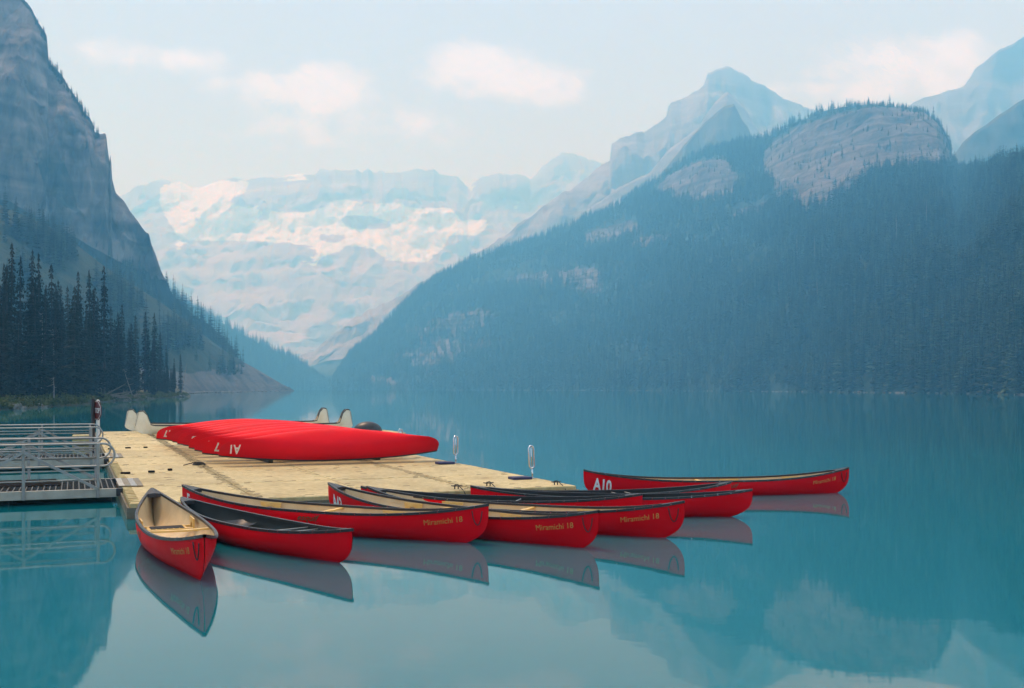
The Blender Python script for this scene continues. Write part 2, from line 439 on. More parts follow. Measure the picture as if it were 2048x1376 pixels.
class Mountain:
    """A real slope: foot at distance Yb, crest at distance Yr, crest height from the skyline; falls away behind."""
    def __init__(s, name, sil, Yr, Yb, m, nx=160, ny=60, zb=-3, prof=1.0, amp=30, nscale=.006, sil_noise=0, sil_step=0, back=.35, mask=None, kind='structure', vert=.35):
        s.name = name
        p = sorted(sil); x0, x1 = p[0][0], p[-1][0]
        s.px = np.linspace(x0, x1, nx)
        py = interp(sil, s.px)
        if sil_noise:
            py = py + sil_noise * fbm(s.px / 26.0, 3.3, oct=5, gain=.6) + sil_step * np.round(vnoise(s.px / 15.0, 8.8) * 1.5)
        yr = interp(Yr, s.px) if isinstance(Yr, list) else np.full(nx, float(Yr))
        yb = interp(Yb, s.px) if isinstance(Yb, list) else np.full(nx, float(Yb))
        yr = np.maximum(yr, yb + 4)
        zr = H + (HZ - py) / F * yr
        zr = np.maximum(zr, zb + .5)
        sv = np.linspace(0, 1, ny)[:, None]
        Y = yb[None] + (yr - yb)[None] * sv
        pf = prof(s.px[None], sv) if callable(prof) else sv ** prof
        Z = zb + (zr[None] - zb) * pf
        X = (s.px[None] - CX) / F * Y
        fade = np.clip(sv * 6, 0, 1) * np.clip((1 - sv) * 9, 0, 1)
        dn = fbm(X * nscale, Y * nscale * .6, Z * nscale * vert, oct=6, gain=.55)
        rd = 1 - np.abs(fbm(X * nscale * 1.7 + 5, Y * nscale * .4, Z * nscale * vert * .6 + 9, oct=4))
        off = amp * (dn + .7 * (rd - .6)) * fade
        Y2 = Y + off; X2 = (s.px[None] - CX) / F * Y2
        Z2 = Z + amp * .22 * fbm(X * nscale * 3, Y * nscale * 3, Z * nscale, oct=4) * fade
        s.P = np.stack([X2, Y2, Z2], -1)
        # far side, so the mountain is a solid body
        nb = 8
        tb = np.linspace(0, 1, nb + 1)[1:, None]
        Yk = yr[None] + (back * np.maximum(yr - yb, zr * 1.2))[None] * tb
        Zk = zr[None] - (zr - zb)[None] * tb ** 1.3
        Xk = s.px[None] * 0 + (s.px[None] - CX) / F * Yk
        Pk = np.stack([Xk, Yk, Zk], -1)
        allP = np.concatenate([s.P, Pk], 0)
        n_rows = allP.shape[0]
        idx = np.arange(n_rows * nx).reshape(n_rows, nx)
        q = np.stack([idx[:-1, :-1], idx[:-1, 1:], idx[1:, 1:], idx[1:, :-1]], -1).reshape(-1, 4)
        me = bpy.data.meshes.new(name)
        me.vertices.add(n_rows * nx); me.vertices.foreach_set('co', allP.reshape(-1).astype(np.float32))
        me.loops.add(q.size); me.loops.foreach_set('vertex_index', q.reshape(-1).astype(np.int32))
        me.polygons.add(len(q)); me.polygons.foreach_set('loop_start', (np.arange(len(q)) * 4).astype(np.int32))
        me.polygons.foreach_set('use_smooth', np.ones(len(q), bool))
        me.update(); me.validate()
        if mask is not None:
            ppy = HZ - (allP[..., 2] - H) / allP[..., 1] * F
            ppx = np.broadcast_to(s.px[None], ppy.shape)
            a = me.attributes.new('mask', 'FLOAT', 'POINT')
            a.data.foreach_set('value', mask(ppx, ppy).reshape(-1).astype(np.float32))
        me.materials.append(m)
        s.o = obj(name, me)
        s.o['kind'] = kind
    def at(s, px, sv):
        """points on the slope for arrays of column pixel and slope fraction"""
        ny, nx = s.P.shape[:2]
        u = (np.asarray(px) - s.px[0]) / (s.px[-1] - s.px[0]) * (nx - 1); v = np.asarray(sv) * (ny - 1)
        u = np.clip(u, 0, nx - 1.001); v = np.clip(v, 0, ny - 1.001)
        i, j = u.astype(int), v.astype(int); a, b = (u - i)[:, None], (v - j)[:, None]
        P = s.P
        return (P[j, i] * (1 - a) * (1 - b) + P[j, i + 1] * a * (1 - b) + P[j + 1, i] * (1 - a) * b + P[j + 1, i + 1] * a * b)

def to_px(P):
    return CX + F * P[:, 0] / P[:, 1], HZ - (P[:, 2] - H) / P[:, 1] * F

def soft_mask(polys, blur):
    def f(x, y):
        acc = np.zeros(x.shape)
        offs = [(0, 0), (-blur, 0), (blur, 0), (0, -blur), (0, blur), (-blur * .7, -blur * .7), (blur * .7, blur * .7), (-blur * .7, blur * .7), (blur * .7, -blur * .7)]
        for dx, dy in offs:
            c = np.zeros(x.shape, bool)
            for p in polys: c |= in_poly(p, x + dx, y + dy)
            acc += c
        return acc / len(offs)
    return f

# --- glacier headwall
snow_polys = [[(318, 372), (360, 362), (440, 360), (470, 365), (500, 352), (495, 385), (450, 400), (470, 412), (560, 425), (620, 425), (665, 405), (680, 398),
               (745, 408), (800, 405), (830, 418), (905, 415), (918, 440), (985, 440), (960, 470), (900, 470), (880, 505), (845, 525), (770, 520), (748, 498), (700, 490),
               (650, 512), (610, 508), (650, 495), (560, 485), (480, 482), (360, 480), (330, 430), (320, 400)],
              [(920, 345), (932, 372), (960, 352), (950, 378), (930, 384)], [(545, 352), (640, 342), (610, 360), (560, 364)], [(985, 350), (1012, 350), (1000, 362), (985, 362)],
              [(505, 400), (640, 396), (640, 402), (505, 406)], [(1020, 408), (1052, 400), (1045, 415), (1020, 418)],
              [(345, 485), (372, 490), (372, 500), (345, 498)], [(580, 524), (650, 518), (645, 530), (590, 530)]]
rock_holes = [[(680, 430), (740, 432), (790, 445), (770, 458), (710, 458), (685, 448)], [(625, 468), (700, 470), (680, 485), (650, 484)],
              [(512, 430), (540, 428), (540, 440), (515, 442)], [(575, 460), (595, 460), (592, 468), (578, 468)], [(380, 433), (400, 432), (402, 440), (384, 441)]]
_sn, _rk = soft_mask(snow_polys, 10), soft_mask(rock_holes, 6)
M['t_glacier'] = terrain_mat('glacier_headwall_rock', (.27, .215, .22), (.44, .37, .37), cover=(.74, .82, .94), streak=(.010, .010, .004), strata=.016, bump=.6, edge=.45)
glacier = Mountain('glacier_mountain',
    [(120, 395), (245, 388), (265, 371), (300, 362), (355, 364), (400, 374), (440, 361), (500, 352), (560, 353), (612, 348), (640, 337), (665, 342), (690, 345), (760, 346), (830, 341), (900, 346), (914, 350),
     (935, 376), (962, 352), (1010, 344), (1060, 356), (1100, 325), (1140, 303), (1195, 325), (1260, 350), (1400, 420)],
    5200, [(120, 3100), (600, 3300), (1400, 3900)], M['t_glacier'], nx=420, ny=170, prof=lambda px, s: .10 * s + .90 * s ** 1.35, amp=100, nscale=.0030, sil_noise=5.0, sil_step=1.6,
    mask=lambda x, y: np.clip(_sn(x, y) - _rk(x, y), 0, 1), vert=1.2)

# --- pyramid peak massif and its long shoulder
M['t_peak'] = terrain_mat('pyramid_peak_rock', (.17, .15, .145), (.33, .295, .28), streak=(.014, .014, .004), strata=.03, bump=1.0)
peak = Mountain('pyramid_mountain',
    [(560, 735), (640, 690), (700, 645), (800, 590), (900, 535), (980, 490), (1060, 432), (1150, 372), (1205, 330), (1221, 318), (1223, 286), (1262, 270), (1290, 262), (1334, 236), (1337, 212), (1375, 193), (1410, 172), (1414, 150),
     (1430, 136), (1455, 130), (1490, 145), (1530, 175), (1560, 195), (1615, 216), (1680, 250), (1800, 330)],
    [(560, 2700), (1000, 2950), (1455, 3250), (1800, 3350)], [(560, 2400), (1000, 2350), (1800, 2250)], M['t_peak'], nx=330, ny=110,
    prof=lambda px, s: s ** 1.15, amp=85, nscale=.005, sil_noise=3.6, sil_step=1.4)
M['t_horn'] = terrain_mat('horn_rock', (.075, .09, .085), (.15, .15, .145), streak=(.012, .012, .005), strata=.02, bump=.8)
shoulder = Mountain('pyramid_shoulder',
    [(600, 745), (690, 688), (760, 652), (860, 612), (960, 560), (1060, 500), (1160, 430), (1240, 375), (1300, 345), (1340, 300), (1400, 252), (1428, 205), (1455, 180), (1490, 215), (1520, 262), (1560, 300), (1640, 360)],
    [(600, 2450), (1000, 2550), (1640, 2700)], [(600, 2250), (1640, 2150)], M['t_peak'], nx=220, ny=70, amp=26, nscale=.005, sil_noise=3, prof=1.1)
horn = Mountain('rock_horn', [(1250, 420), (1330, 340), (1352, 312), (1370, 288), (1405, 250), (1435, 222), (1450, 211), (1468, 207), (1476, 222), (1484, 240), (1497, 254), (1505, 278), (1530, 330), (1580, 400)],
    2150, 1980, M['t_horn'], nx=110, ny=60, amp=40, nscale=.009, sil_noise=1.6, prof=.9)
M['t_ridge'] = terrain_mat('far_ridge_rock', (.15, .15, .16), (.26, .25, .26), streak=(.007, .007, .003), strata=.02, bump=.8)
ridge = Mountain('far_ridge', [(1700, 285), (1790, 235), (1825, 207), (1870, 190), (1928, 172), (1952, 136), (1975, 118), (2000, 100), (2031, 85), (2090, 50), (2200, 20), (2400, 90)],
    2900, 2200, M['t_ridge'], nx=150, ny=80, amp=80, nscale=.005, sil_noise=2.5, sil_step=.6)
M['t_mid'] = terrain_mat('shoulder_rock', (.05, .07, .06), (.12, .125, .12), cover=(.022, .034, .022), streak=(.014, .014, .005), bump=.7)
midr = Mountain('side_shoulder', [(1860, 360), (1903, 318), (1925, 285), (1945, 268), (1985, 240), (2031, 208), (2120, 160), (2300, 120)],
    1650, 1420, M['t_mid'], nx=90, ny=50, amp=35, nscale=.01, sil_noise=1.8,
    mask=lambda x, y: np.clip((y - (340 - (x - 1900) * .38)) / 40 + .4, 0, 1))

# --- forested mountain on the far shore, with the rock dome
M['t_forest'] = terrain_mat('forested_mountain_ground', (.026, .023, .024), (.17, .142, .138), cover=(.016, .036, .030), streak=(.030, .030, .008), strata=.14, bump=.9, edge=.36)
dome = [(1522, 320), (1545, 283), (1600, 252), (1680, 226), (1740, 215), (1800, 214), (1850, 224), (1880, 246), (1898, 290), (1912, 340), (1850, 342), (1795, 340), (1748, 352), (1700, 385), (1650, 394), (1600, 400), (1560, 392), (1535, 360)]
rocks = [dome, [(1300, 392), (1335, 352), (1400, 322), (1448, 318), (1476, 350), (1484, 385), (1440, 402), (1370, 404)],
         [(1440, 428), (1500, 412), (1570, 388), (1576, 405), (1530, 422), (1512, 452), (1500, 438), (1470, 432)],
         [(1600, 400), (1660, 372), (1745, 345), (1735, 372), (1690, 392), (1640, 420), (1560, 428)],
         [(1165, 468), (1270, 438), (1282, 462), (1170, 490)]]
thin = [[(955, 560), (1100, 535), (1200, 528), (1212, 590), (1090, 578)], [(735, 722), (800, 700), (925, 682), (1040, 672), (960, 705), (880, 752), (850, 760), (840, 735)],
        [(785, 655), (870, 632), (965, 610), (1020, 640), (930, 668), (850, 690)], [(1165, 505), (1290, 470), (1400, 452), (1300, 500)], [(690, 765), (740, 745), (860, 770), (850, 778), (700, 779)]]
_rk2, _th2 = soft_mask(rocks, 9), soft_mask(thin, 12)
fsil = [(660, 782), (680, 742), (700, 712), (750, 670), (790, 628), (830, 590), (880, 553), (940, 525), (1000, 505), (1060, 485), (1120, 460), (1200, 430), (1260, 398), (1330, 352), (1370, 325), (1420, 305),
        (1470, 293), (1520, 290), (1560, 265), (1600, 243), (1650, 222), (1700, 212), (1740, 208), (1800, 215), (1850, 225), (1878, 246), (1895, 282), (1908, 330), (1916, 352), (1960, 352), (2031, 350), (2150, 345), (2500, 330)]
forest = Mountain('forested_mountain', fsil,
    [(660, 1950), (700, 2000), (900, 2100), (1200, 2100), (1500, 1850), (1740, 1550), (1905, 1350), (1916, 1300), (1955, 1000), (2031, 740), (2150, 640), (2500, 500)],
    [(660, 1900), (700, 1750), (860, 1480), (1100, 1150), (1400, 820), (1700, 540), (2031, 340), (2500, 280)],
    M['t_forest'], nx=420, ny=150, amp=26, nscale=.009, prof=lambda px, s: np.where(s < .72, s / .72 * .70, .70 + .30 * ((s - .72) / .28) ** .8), sil_noise=.8,
    mask=lambda x, y: 1 - np.clip(_rk2(x, y) + .75 * _th2(x, y), 0, 1))

# --- left side: hazy far ridge, cliff, talus
M['t_floor'] = terrain_mat('wooded_ridge_ground', (.03, .045, .03), (.05, .06, .04), streak=(.02, .02, .01), bump=.5)
leftridge = Mountain('wooded_ridge', [(200, 470), (300, 545), (330, 575), (400, 620), (460, 655), (520, 688), (580, 716), (610, 735), (640, 760), (700, 786)],
    [(200, 1900), (520, 2050), (700, 2150)], [(200, 1750), (700, 2000)], M['t_floor'], nx=110, ny=36, amp=20, nscale=.01)
valley = Mountain('valley_hill', [(560, 768), (610, 738), (650, 722), (700, 716), (760, 705), (840, 720)], 2400, 2200, M['t_floor'], nx=60, ny=20, amp=15, nscale=.01)
M['t_cliff'] = terrain_mat('cliff_rock', (.018, .018, .021), (.27, .24, .23), cover=(.018, .030, .022), streak=(.05, .05, .008), strata=.05, bump=1.0, edge=.25)
csil = [(-500, -700), (-150, -260), (10, -40), (62, 17), (80, 52), (94, 75), (97, 124), (128, 155), (150, 190), (168, 222), (184, 242), (190, 262), (212, 269), (222, 292), (219, 325), (223, 350), (231, 383), (252, 404), (262, 420), (284, 452), (298, 465), (303, 488), (312, 512), (322, 546),
        (346, 590), (380, 622), (410, 642), (451, 678), (470, 705), (486, 730), (500, 760)]
def cliff_mask(x, y):
    foot = np.interp(x, [-500, 17, 60, 120, 180, 250, 322, 500], [330, 400, 425, 452, 490, 528, 556, 600])
    m0 = np.clip((y - foot) / 26 + .42, 0, 1)
    crest = np.interp(x, [a for a, _ in csil], [b for _, b in csil])
    m1 = np.clip(.75 - (y - crest) / 40, 0, .72) * (x < 200) * (x > 40)
    gully = soft_mask([[(60, 300), (110, 270), (150, 350), (170, 440), (120, 420), (80, 380)], [(150, 180), (175, 230), (195, 330), (180, 360), (160, 280)]], 10)(x, y) * .5
    return np.maximum(np.maximum(m0, m1), gully)
cliff = Mountain('cliff_mountain', csil, [(-500, 800), (17, 820), (230, 800), (322, 790), (500, 830)], [(-500, 560), (17, 590), (322, 690), (500, 800)],
    M['t_cliff'], nx=520, ny=220, zb=-3, prof=lambda px, s: np.where(s < .45, s * .62, .279 + (s - .45) * 1.311), amp=34, nscale=.014, sil_noise=3.4, sil_step=1.6, mask=cliff_mask, vert=.22)
M['t_talus'] = terrain_mat('talus_scree', (.050, .052, .052), (.125, .124, .120), cover=(.026, .042, .022), streak=(.10, .10, .04), strata=.06, bump=.7, edge=.3)
tsil = [(-500, 150), (17, 418), (60, 436), (97, 452), (146, 484), (205, 530), (264, 568), (320, 604), (366, 637), (410, 672), (450, 702), (485, 723), (520, 742), (560, 766), (588, 781)]
def talus_mask(x, y):
    line = np.interp(x, [-500, 300, 380, 430, 480, 500, 600], [760, 742, 755, 745, 735, 700, 700])
    return np.clip((line - y) / 24 + .35, 0, 1) * .8
talus = Mountain('talus_slope', tsil, [(-500, 480), (17, 520), (264, 600), (480, 760), (588, 905)], [(-500, 325), (300, 350), (380, 440), (480, 600), (560, 780), (588, 898)],
    M['t_talus'], nx=240, ny=80, zb=-2, prof=1.05, amp=7, nscale=.03, mask=talus_mask)

# --- near wooded bank on the left
SHORE = [(-900, 62), (-300, 84), (17, 104), (90, 118), (157, 134), (182, 147), (215, 168), (262, 186), (300, 208), (340, 240), (366, 262), (379, 278)]
def bank_z(px, Y):
    y0 = np.interp(px, [a for a, _ in SHORE], [b for _, b in SHORE])
    d = np.asarray(Y) - y0
    return np.where(d < 0, d * .4, .35 * np.clip(d / 1.2, 0, 1) + np.clip(d - 3, 0, 200) * .045)
M['t_bank'] = mat('bank_soil', (.020, .026, .010), .95, col2=(.060, .060, .026), scale=.16, bump=.5, bscale=1.5, detail=8)
def bank():
    nx, ny = 200, 60
    px = np.linspace(-900, 381, nx); y0 = interp(SHORE, px)
    t = np.concatenate([np.linspace(-.02, .06, 16), np.linspace(.07, 1, ny - 16)])
    depth = np.clip((381 - px) * 2.2, 3, 170)
    Y = y0[None] + depth[None] * t[:, None]
    Z = bank_z(px[None], Y)
    X = (px[None] - CX) / F * Y
    Z = Z + np.where(Z > .05, .35 * fbm(X * .12, Y * .12, oct=4), 0) * np.clip(Z * 2, 0, 1)
    P = np.stack([X, Y, Z], -1).reshape(-1, 3)
    idx = np.arange(nx * ny).reshape(ny, nx)
    q = np.stack([idx[:-1, :-1], idx[:-1, 1:], idx[1:, 1:], idx[1:, :-1]], -1).reshape(-1, 4)
    me = bpy.data.meshes.new('shore_bank'); me.from_pydata(P.tolist(), [], q.tolist()); me.materials.append(M['t_bank'])
    me.polygons.foreach_set('use_smooth', [True] * len(q))
    o = obj('shore_bank', me); o['kind'] = 'structure'
bank()

# ------------------------------------------------------------------ trees
def conifer_meshes(seed, levels, per, rad, skirt=.10, tri=False, ragged=.35, bare=0.0):
    """unit-height conifer: returns (trunk MB, crown MB)"""
    rd = random.Random(seed)
    tr = MB(); bend = [(rd.uniform(-.006, .006), rd.uniform(-.006, .006)) for _ in range(5)]
    tr.tube([(bend[i][0], bend[i][1], [-.03, .25, .5, .75, 1.0][i]) for i in range(5)], [.013, .011, .008, .005, .0012], 6)
    cr = MB()
    for k in range(levels):
        t = (k + rd.random() * .7) / levels
        z = skirt + (1 - skirt) * t
        if rd.random() < bare * (1 - t): continue
        r = rad * ((1 - t) ** .72) * (1.0 + .18 * math.sin(k * 1.7)) + .006
        if t < .12: r *= .65 + t * 2.5
        for j in range(per if t < .85 else max(3, per - 2)):
            a = 2 * math.pi * (j + rd.random() * .8) / per + k * 2.4
            ln = r * rd.uniform(1 - ragged * 1.4, 1 + ragged * .5)
            droop = rd.uniform(.18, .55) * ln * (1.15 - t)
            ca, sa = math.cos(a), math.sin(a)
            def P(rr, side, dz): return (ca * rr - sa * side, sa * rr + ca * side, z + dz)
            w = ln * (rd.uniform(.42, .6) if tri else rd.uniform(.22, .34)) + .004
            if tri:
                cr.add([P(0, 0, .012), P(ln * .55, w, -droop * .5), P(ln, 0, -droop), P(ln * .55, -w, -droop * .5)], [(0, 1, 2), (0, 2, 3)])
            else:
                cr.add([P(0, 0, .010), P(ln * .40, w * .8, -droop * .30), P(ln * .45, 0, -droop * .12), P(ln * .40, -w * .8, -droop * .30), P(ln, 0, -droop * .9 + .004)],
                       [(0, 1, 2), (0, 2, 3), (1, 4, 2), (2, 4, 3)])
                for q in range(3):
                    f0 = rd.uniform(.3, .85); sd = rd.choice((-1, 1)) * rd.uniform(.35, .8) * w * 1.5
                    x0 = ln * f0; b0 = -droop * f0 * .8
                    hang = rd.uniform(.010, .022)
                    cr.add([P(x0, 0, b0 + .004), P(x0 + ln * .20, sd, b0 - hang * .6), P(x0 + ln * .03, sd * .6, b0 - hang)], [(0, 1, 2)])
    cr.add([(0, 0, 1.012), (.005, 0, .965), (-.003, .005, .965), (-.003, -.005, .965)], [(0, 1, 2), (0, 2, 3), (0, 3, 1)])
    return tr, cr

KINDS = []
for i in range(7):
    t_, c_ = conifer_meshes(20 + i, 44, 7, [.085, .075, .095, .07, .105, .08, .09][i], skirt=[.06, .10, .04, .14, .05, .08, .03][i], ragged=[.35, .45, .3, .5, .4, .35, .3][i], bare=[0, .15, 0, .3, .1, .05, 0][i])
    KINDS.append((t_.mesh('trunk', M['bark']), c_.mesh('crown', M['needle'] if i % 2 else M['needle_b'])))

def make_tree(kind, loc, h, label, group, spread=1.0, lean=0.0, cat='tree'):
    o = empty('conifer_tree', loc, random.uniform(0, 6.28))
    o.rotation_euler = (lean, random.uniform(-.02, .02), o.rotation_euler.z)
    o.scale = (h * spread, h * spread, h)
    obj('trunk', KINDS[kind][0], o); obj('crown', KINDS[kind][1], o)
    return tag(o, label, cat, group)

ORD = ['first', 'second', 'third', 'fourth', 'fifth', 'sixth', 'seventh', 'eighth', 'ninth', 'tenth', 'eleventh', 'twelfth', 'thirteenth', 'fourteenth', 'fifteenth', 'sixteenth', 'seventeenth', 'eighteenth', 'nineteenth', 'twentieth']
heroes = [(22, 486, 132), (40, 512, 142), (60, 500, 150), (82, 507, 146), (103, 528, 152), (120, 560, 172), (137, 572, 166), (157, 543, 170), (180, 540, 176), (208, 532, 176), (195, 596, 196), (224, 612, 196),
          (243, 608, 205), (270, 630, 216), (290, 624, 222), (311, 626, 232), (320, 664, 245), (333, 690, 250), (347, 716, 258), (361, 708, 264)]
for i, (px, top, Y) in enumerate(sorted(heroes)):
    zb = float(bank_z(px, Y)); X = (px - CX) / F * Y
    hgt = (HZ - top) / F * Y + H - zb
    make_tree(i % 7, (X, Y, zb), hgt, 'tall dark spruce on the wooded bank, %s of the tall ones counting from the left' % ORD[i], 'tall trees of the wooded bank', spread=random.uniform(.9, 1.15))
env = lambda px: float(np.interp(px, [17, 60, 110, 150, 210, 245, 310, 335, 362], [515, 520, 545, 560, 560, 625, 645, 705, 725]))
for k in range(115):
    px = random.uniform(-25, 352)
    y0 = float(interp(SHORE, px)); Y = y0 + 4 + random.random() ** 1.3 * min(62, (381 - px) * .9)
    zb = float(bank_z(px, Y))
    top = env(px) + random.uniform(12, 130)
    hgt = max(6, (HZ - top) / F * Y + H - zb)
    make_tree(random.randrange(7), ((px - CX) / F * Y, Y, zb), hgt, 'dark spruce in the dense stand on the wooded bank', 'trees of the dense stand on the bank', spread=random.uniform(.9, 1.35))

# bleached snags on the bank
def snag(px, Y, h, lean_px, label):
    zb = float(bank_z(px, Y)); X = (px - CX) / F * Y
    mb = MB(); n = 6; dx = lean_px / F * Y
    mb.tube([(X + dx * i / n + random.uniform(-.05, .05), Y, zb - .3 + h * i / n) for i in range(n + 1)], [.10 * (1 - .8 * i / n) for i in range(n + 1)], 6)
    for q in range(7):
        i = random.uniform(.35, .95); b = (X + dx * i, Y, zb + h * i); a = random.uniform(0, 6.28); l = random.uniform(.3, .9)
        mb.tube([b, (b[0] + math.cos(a) * l, b[1] + math.sin(a) * l, b[2] + random.uniform(-.3, .2))], [.035, .012], 4)
    tag(mb.build('dead_tree', M['snag']), label, 'dead tree', 'dead trees on the bank')
snag(83, 128, 11, 2, 'tall bare grey trunk standing in front of the dark spruces')
snag(112, 134, 9.5, -6, 'slim bleached trunk leaning slightly among the spruces')
snag(108, 123, 3.5, 0, 'short pale stump of a trunk at the grassy edge of the bank')
snag(270, 190, 6.5, -24, 'bleached trunk leaning steeply over the driftwood')
snag(362, 262, 8.5, 12, 'thin dead trunk leaning out over the lake at the tip of the bank')

# hillside tree rows that can still be told apart
FAR = []
fcol = bpy.data.collections.new('hillside_tree_kinds')
for i in range(5):
    t_, c_ = conifer_meshes(60 + i, 16, 6, [.15, .13, .17, .12, .155][i], skirt=.03, tri=True)
    t_.add(c_.v, c_.f)
    me = t_.mesh('hillside_tree', M['far_needle'])
    o = bpy.data.objects.new('hillside_tree', me); fcol.objects.link(o); FAR.append(me)
row = []
for px in np.concatenate([np.linspace(322, 492, 46), np.linspace(205, 330, 24)]):
    row.append((cliff, px + random.uniform(-3, 3), random.uniform(.90, 1.0) if px > 330 else None))
for C, px, s in row:
    if s is None: s = random.uniform(.10, .34)
    p = C.at(np.array([px]), np.array([s]))[0]
    o = obj('hillside_conifer', random.choice(FAR)); h = random.uniform(9, 20)
    o.location = p - np.array([0, 0, .6]); o.scale = (h * 1.1, h * 1.1, h); o.rotation_euler = (0, 0, random.uniform(0, 6))
    tag(o, 'small hazy conifer on the ridge below the cliff', 'tree', 'conifers on the ridge below the cliff')

# ------------------------------------------------------------------ instanced woods (too many to count)
def wood(name, pts, hts, label, wide=1.0):
    n = len(pts)
    me = bpy.data.meshes.new(name); me.vertices.add(n)
    me.vertices.foreach_set('co', np.asarray(pts, np.float32).reshape(-1))
    sc = np.stack([hts * wide, hts * wide, hts], -1).astype(np.float32)
    rt = np.stack([rng.normal(0, .02, n), rng.normal(0, .02, n), rng.uniform(0, 6.28, n)], -1).astype(np.float32)
    for nm, arr in (('tree_scale', sc), ('tree_rot', rt)):
        a = me.attributes.new(nm, 'FLOAT_VECTOR', 'POINT'); a.data.foreach_set('vector', arr.reshape(-1))
    a = me.attributes.new('tree_kind', 'INT', 'POINT'); a.data.foreach_set('value', rng.integers(0, 5, n).astype(np.int32))
    me.materials.append(M['far_needle'])
    o = obj(name, me)
    ng = bpy.data.node_groups.new(name + '_scatter', 'GeometryNodeTree')
    ng.interface.new_socket('Geometry', in_out='INPUT', socket_type='NodeSocketGeometry')
    ng.interface.new_socket('Geometry', in_out='OUTPUT', socket_type='NodeSocketGeometry')
    N, L = ng.nodes, ng.links
    gi, go = N.new('NodeGroupInput'), N.new('NodeGroupOutput')
    ip = N.new('GeometryNodeInstanceOnPoints'); ci = N.new('GeometryNodeCollectionInfo')
    ci.inputs['Collection'].default_value = fcol
    ci.inputs['Separate Children'].default_value = True; ci.inputs['Reset Children'].default_value = True
    def at(nm, dt):
        q = N.new('GeometryNodeInputNamedAttribute'); q.data_type = dt; q.inputs['Name'].default_value = nm; return q.outputs['Attribute']
    L.new(gi.outputs[0], ip.inputs['Points']); L.new(ci.outputs[0], ip.inputs['Instance'])
    ip.inputs['Pick Instance'].default_value = True
    L.new(at('tree_kind', 'INT'), ip.inputs['Instance Index'])
    e2r = N.new('FunctionNodeEulerToRotation'); L.new(at('tree_rot', 'FLOAT_VECTOR'), e2r.inputs[0]); L.new(e2r.outputs[0], ip.inputs['Rotation'])
    L.new(at('tree_scale', 'FLOAT_VECTOR'), ip.inputs['Scale'])
    L.new(ip.outputs[0], go.inputs[0])
    md = o.modifiers.new('scatter', 'NODES'); md.node_group = ng
    return tag(o, label, 'forest', kind='stuff')

n = 46000
px = rng.uniform(664, 2200, n); sv = rng.uniform(0.0, 1.0, n) ** .9
P = forest.at(px, sv); X_, Y_ = to_px(P)
jit = rng.normal(0, 4, n)
rk = _rk2(X_ + jit, Y_ + 6 + rng.normal(0, 3, n)); th = _th2(X_ + jit * 2, Y_ + 4)
keep = (rng.uniform(0, 1, n) > rk * .95) & (rng.uniform(0, 1, n) > th * .80)
keep &= ~((fbm(X_ / 110.0, Y_ / 45.0, oct=4) > .42) & (rng.uniform(0, 1, n) < .55))
P = P[keep]; sv = sv[keep]; rk = rk[keep]
ht = rng.uniform(13, 23, len(P)) * (1 - .1 * sv) * np.where(rk > .4, .5, 1.0) * (1 + .25 * fbm(P[:, 0] * .012, P[:, 1] * .012, oct=2))
# crest line of the mountain
npx = 900
cp = rng.uniform(664, 2200, npx)
Pc = forest.at(cp, rng.uniform(.965, .999, npx)); hc = rng.uniform(12, 22, npx)
domec = (cp > 1590) & (cp < 1912)
hc = np.where(domec, rng.uniform(6, 10, npx), hc)
P = np.concatenate([P, Pc]); ht = np.concatenate([ht, hc])
P[:, 2] -= .5
wood('hillside_forest', P, ht, 'hazy blue conifer forest covering the mountain across the lake', wide=1.15)

n = 5200
px = rng.uniform(210, 695, n); sv = rng.uniform(0, 1, n)
P1 = leftridge.at(px, sv); h1 = rng.uniform(13, 24, n)
P1[:, 2] -= .5
n = 2600
px = rng.uniform(-60, 500, n); sv = rng.uniform(0.0, .97, n)
P2 = cliff.at(px, sv); X_, Y_ = to_px(P2)
fk = cliff_mask(X_, Y_ + 10)
keep = (rng.uniform(0, 1, n) < (fk - .35) * 1.3) & ((X_ > 170) | (sv < .3))
P2 = P2[keep]; h2 = rng.uniform(8, 16, len(P2))
n = 70
px = rng.uniform(70, 200, n); P3 = cliff.at(px, rng.uniform(.97, 1.0, n)); h3 = rng.uniform(4, 9, n)
n = 2400
px = rng.uniform(-60, 492, n); sv = rng.uniform(0.05, 1, n)
P4 = talus.at(px, sv); X_, Y_ = to_px(P4)
bandk = fbm(X_ / 60.0, Y_ / 40.0, oct=3)
crest = interp(tsil, X_)
d = (Y_ - crest)
keep = ((bandk > .05) & (d > 26) & (X_ < 485) & (Y_ < 757 - (X_ - 330) * .05)) | ((rng.uniform(0, 1, n) < .03) & (d > 8) & (Y_ < 745))
keep &= (X_ > 10)
P4 = P4[keep]; h4 = rng.uniform(8, 17, len(P4))
wood('left_hillside_wood', np.concatenate([P1, P2, P3, P4]), np.concatenate([h1, h2, h3, h4]), 'scattered blue-green conifers on the slopes behind the wooded bank', wide=1.1)

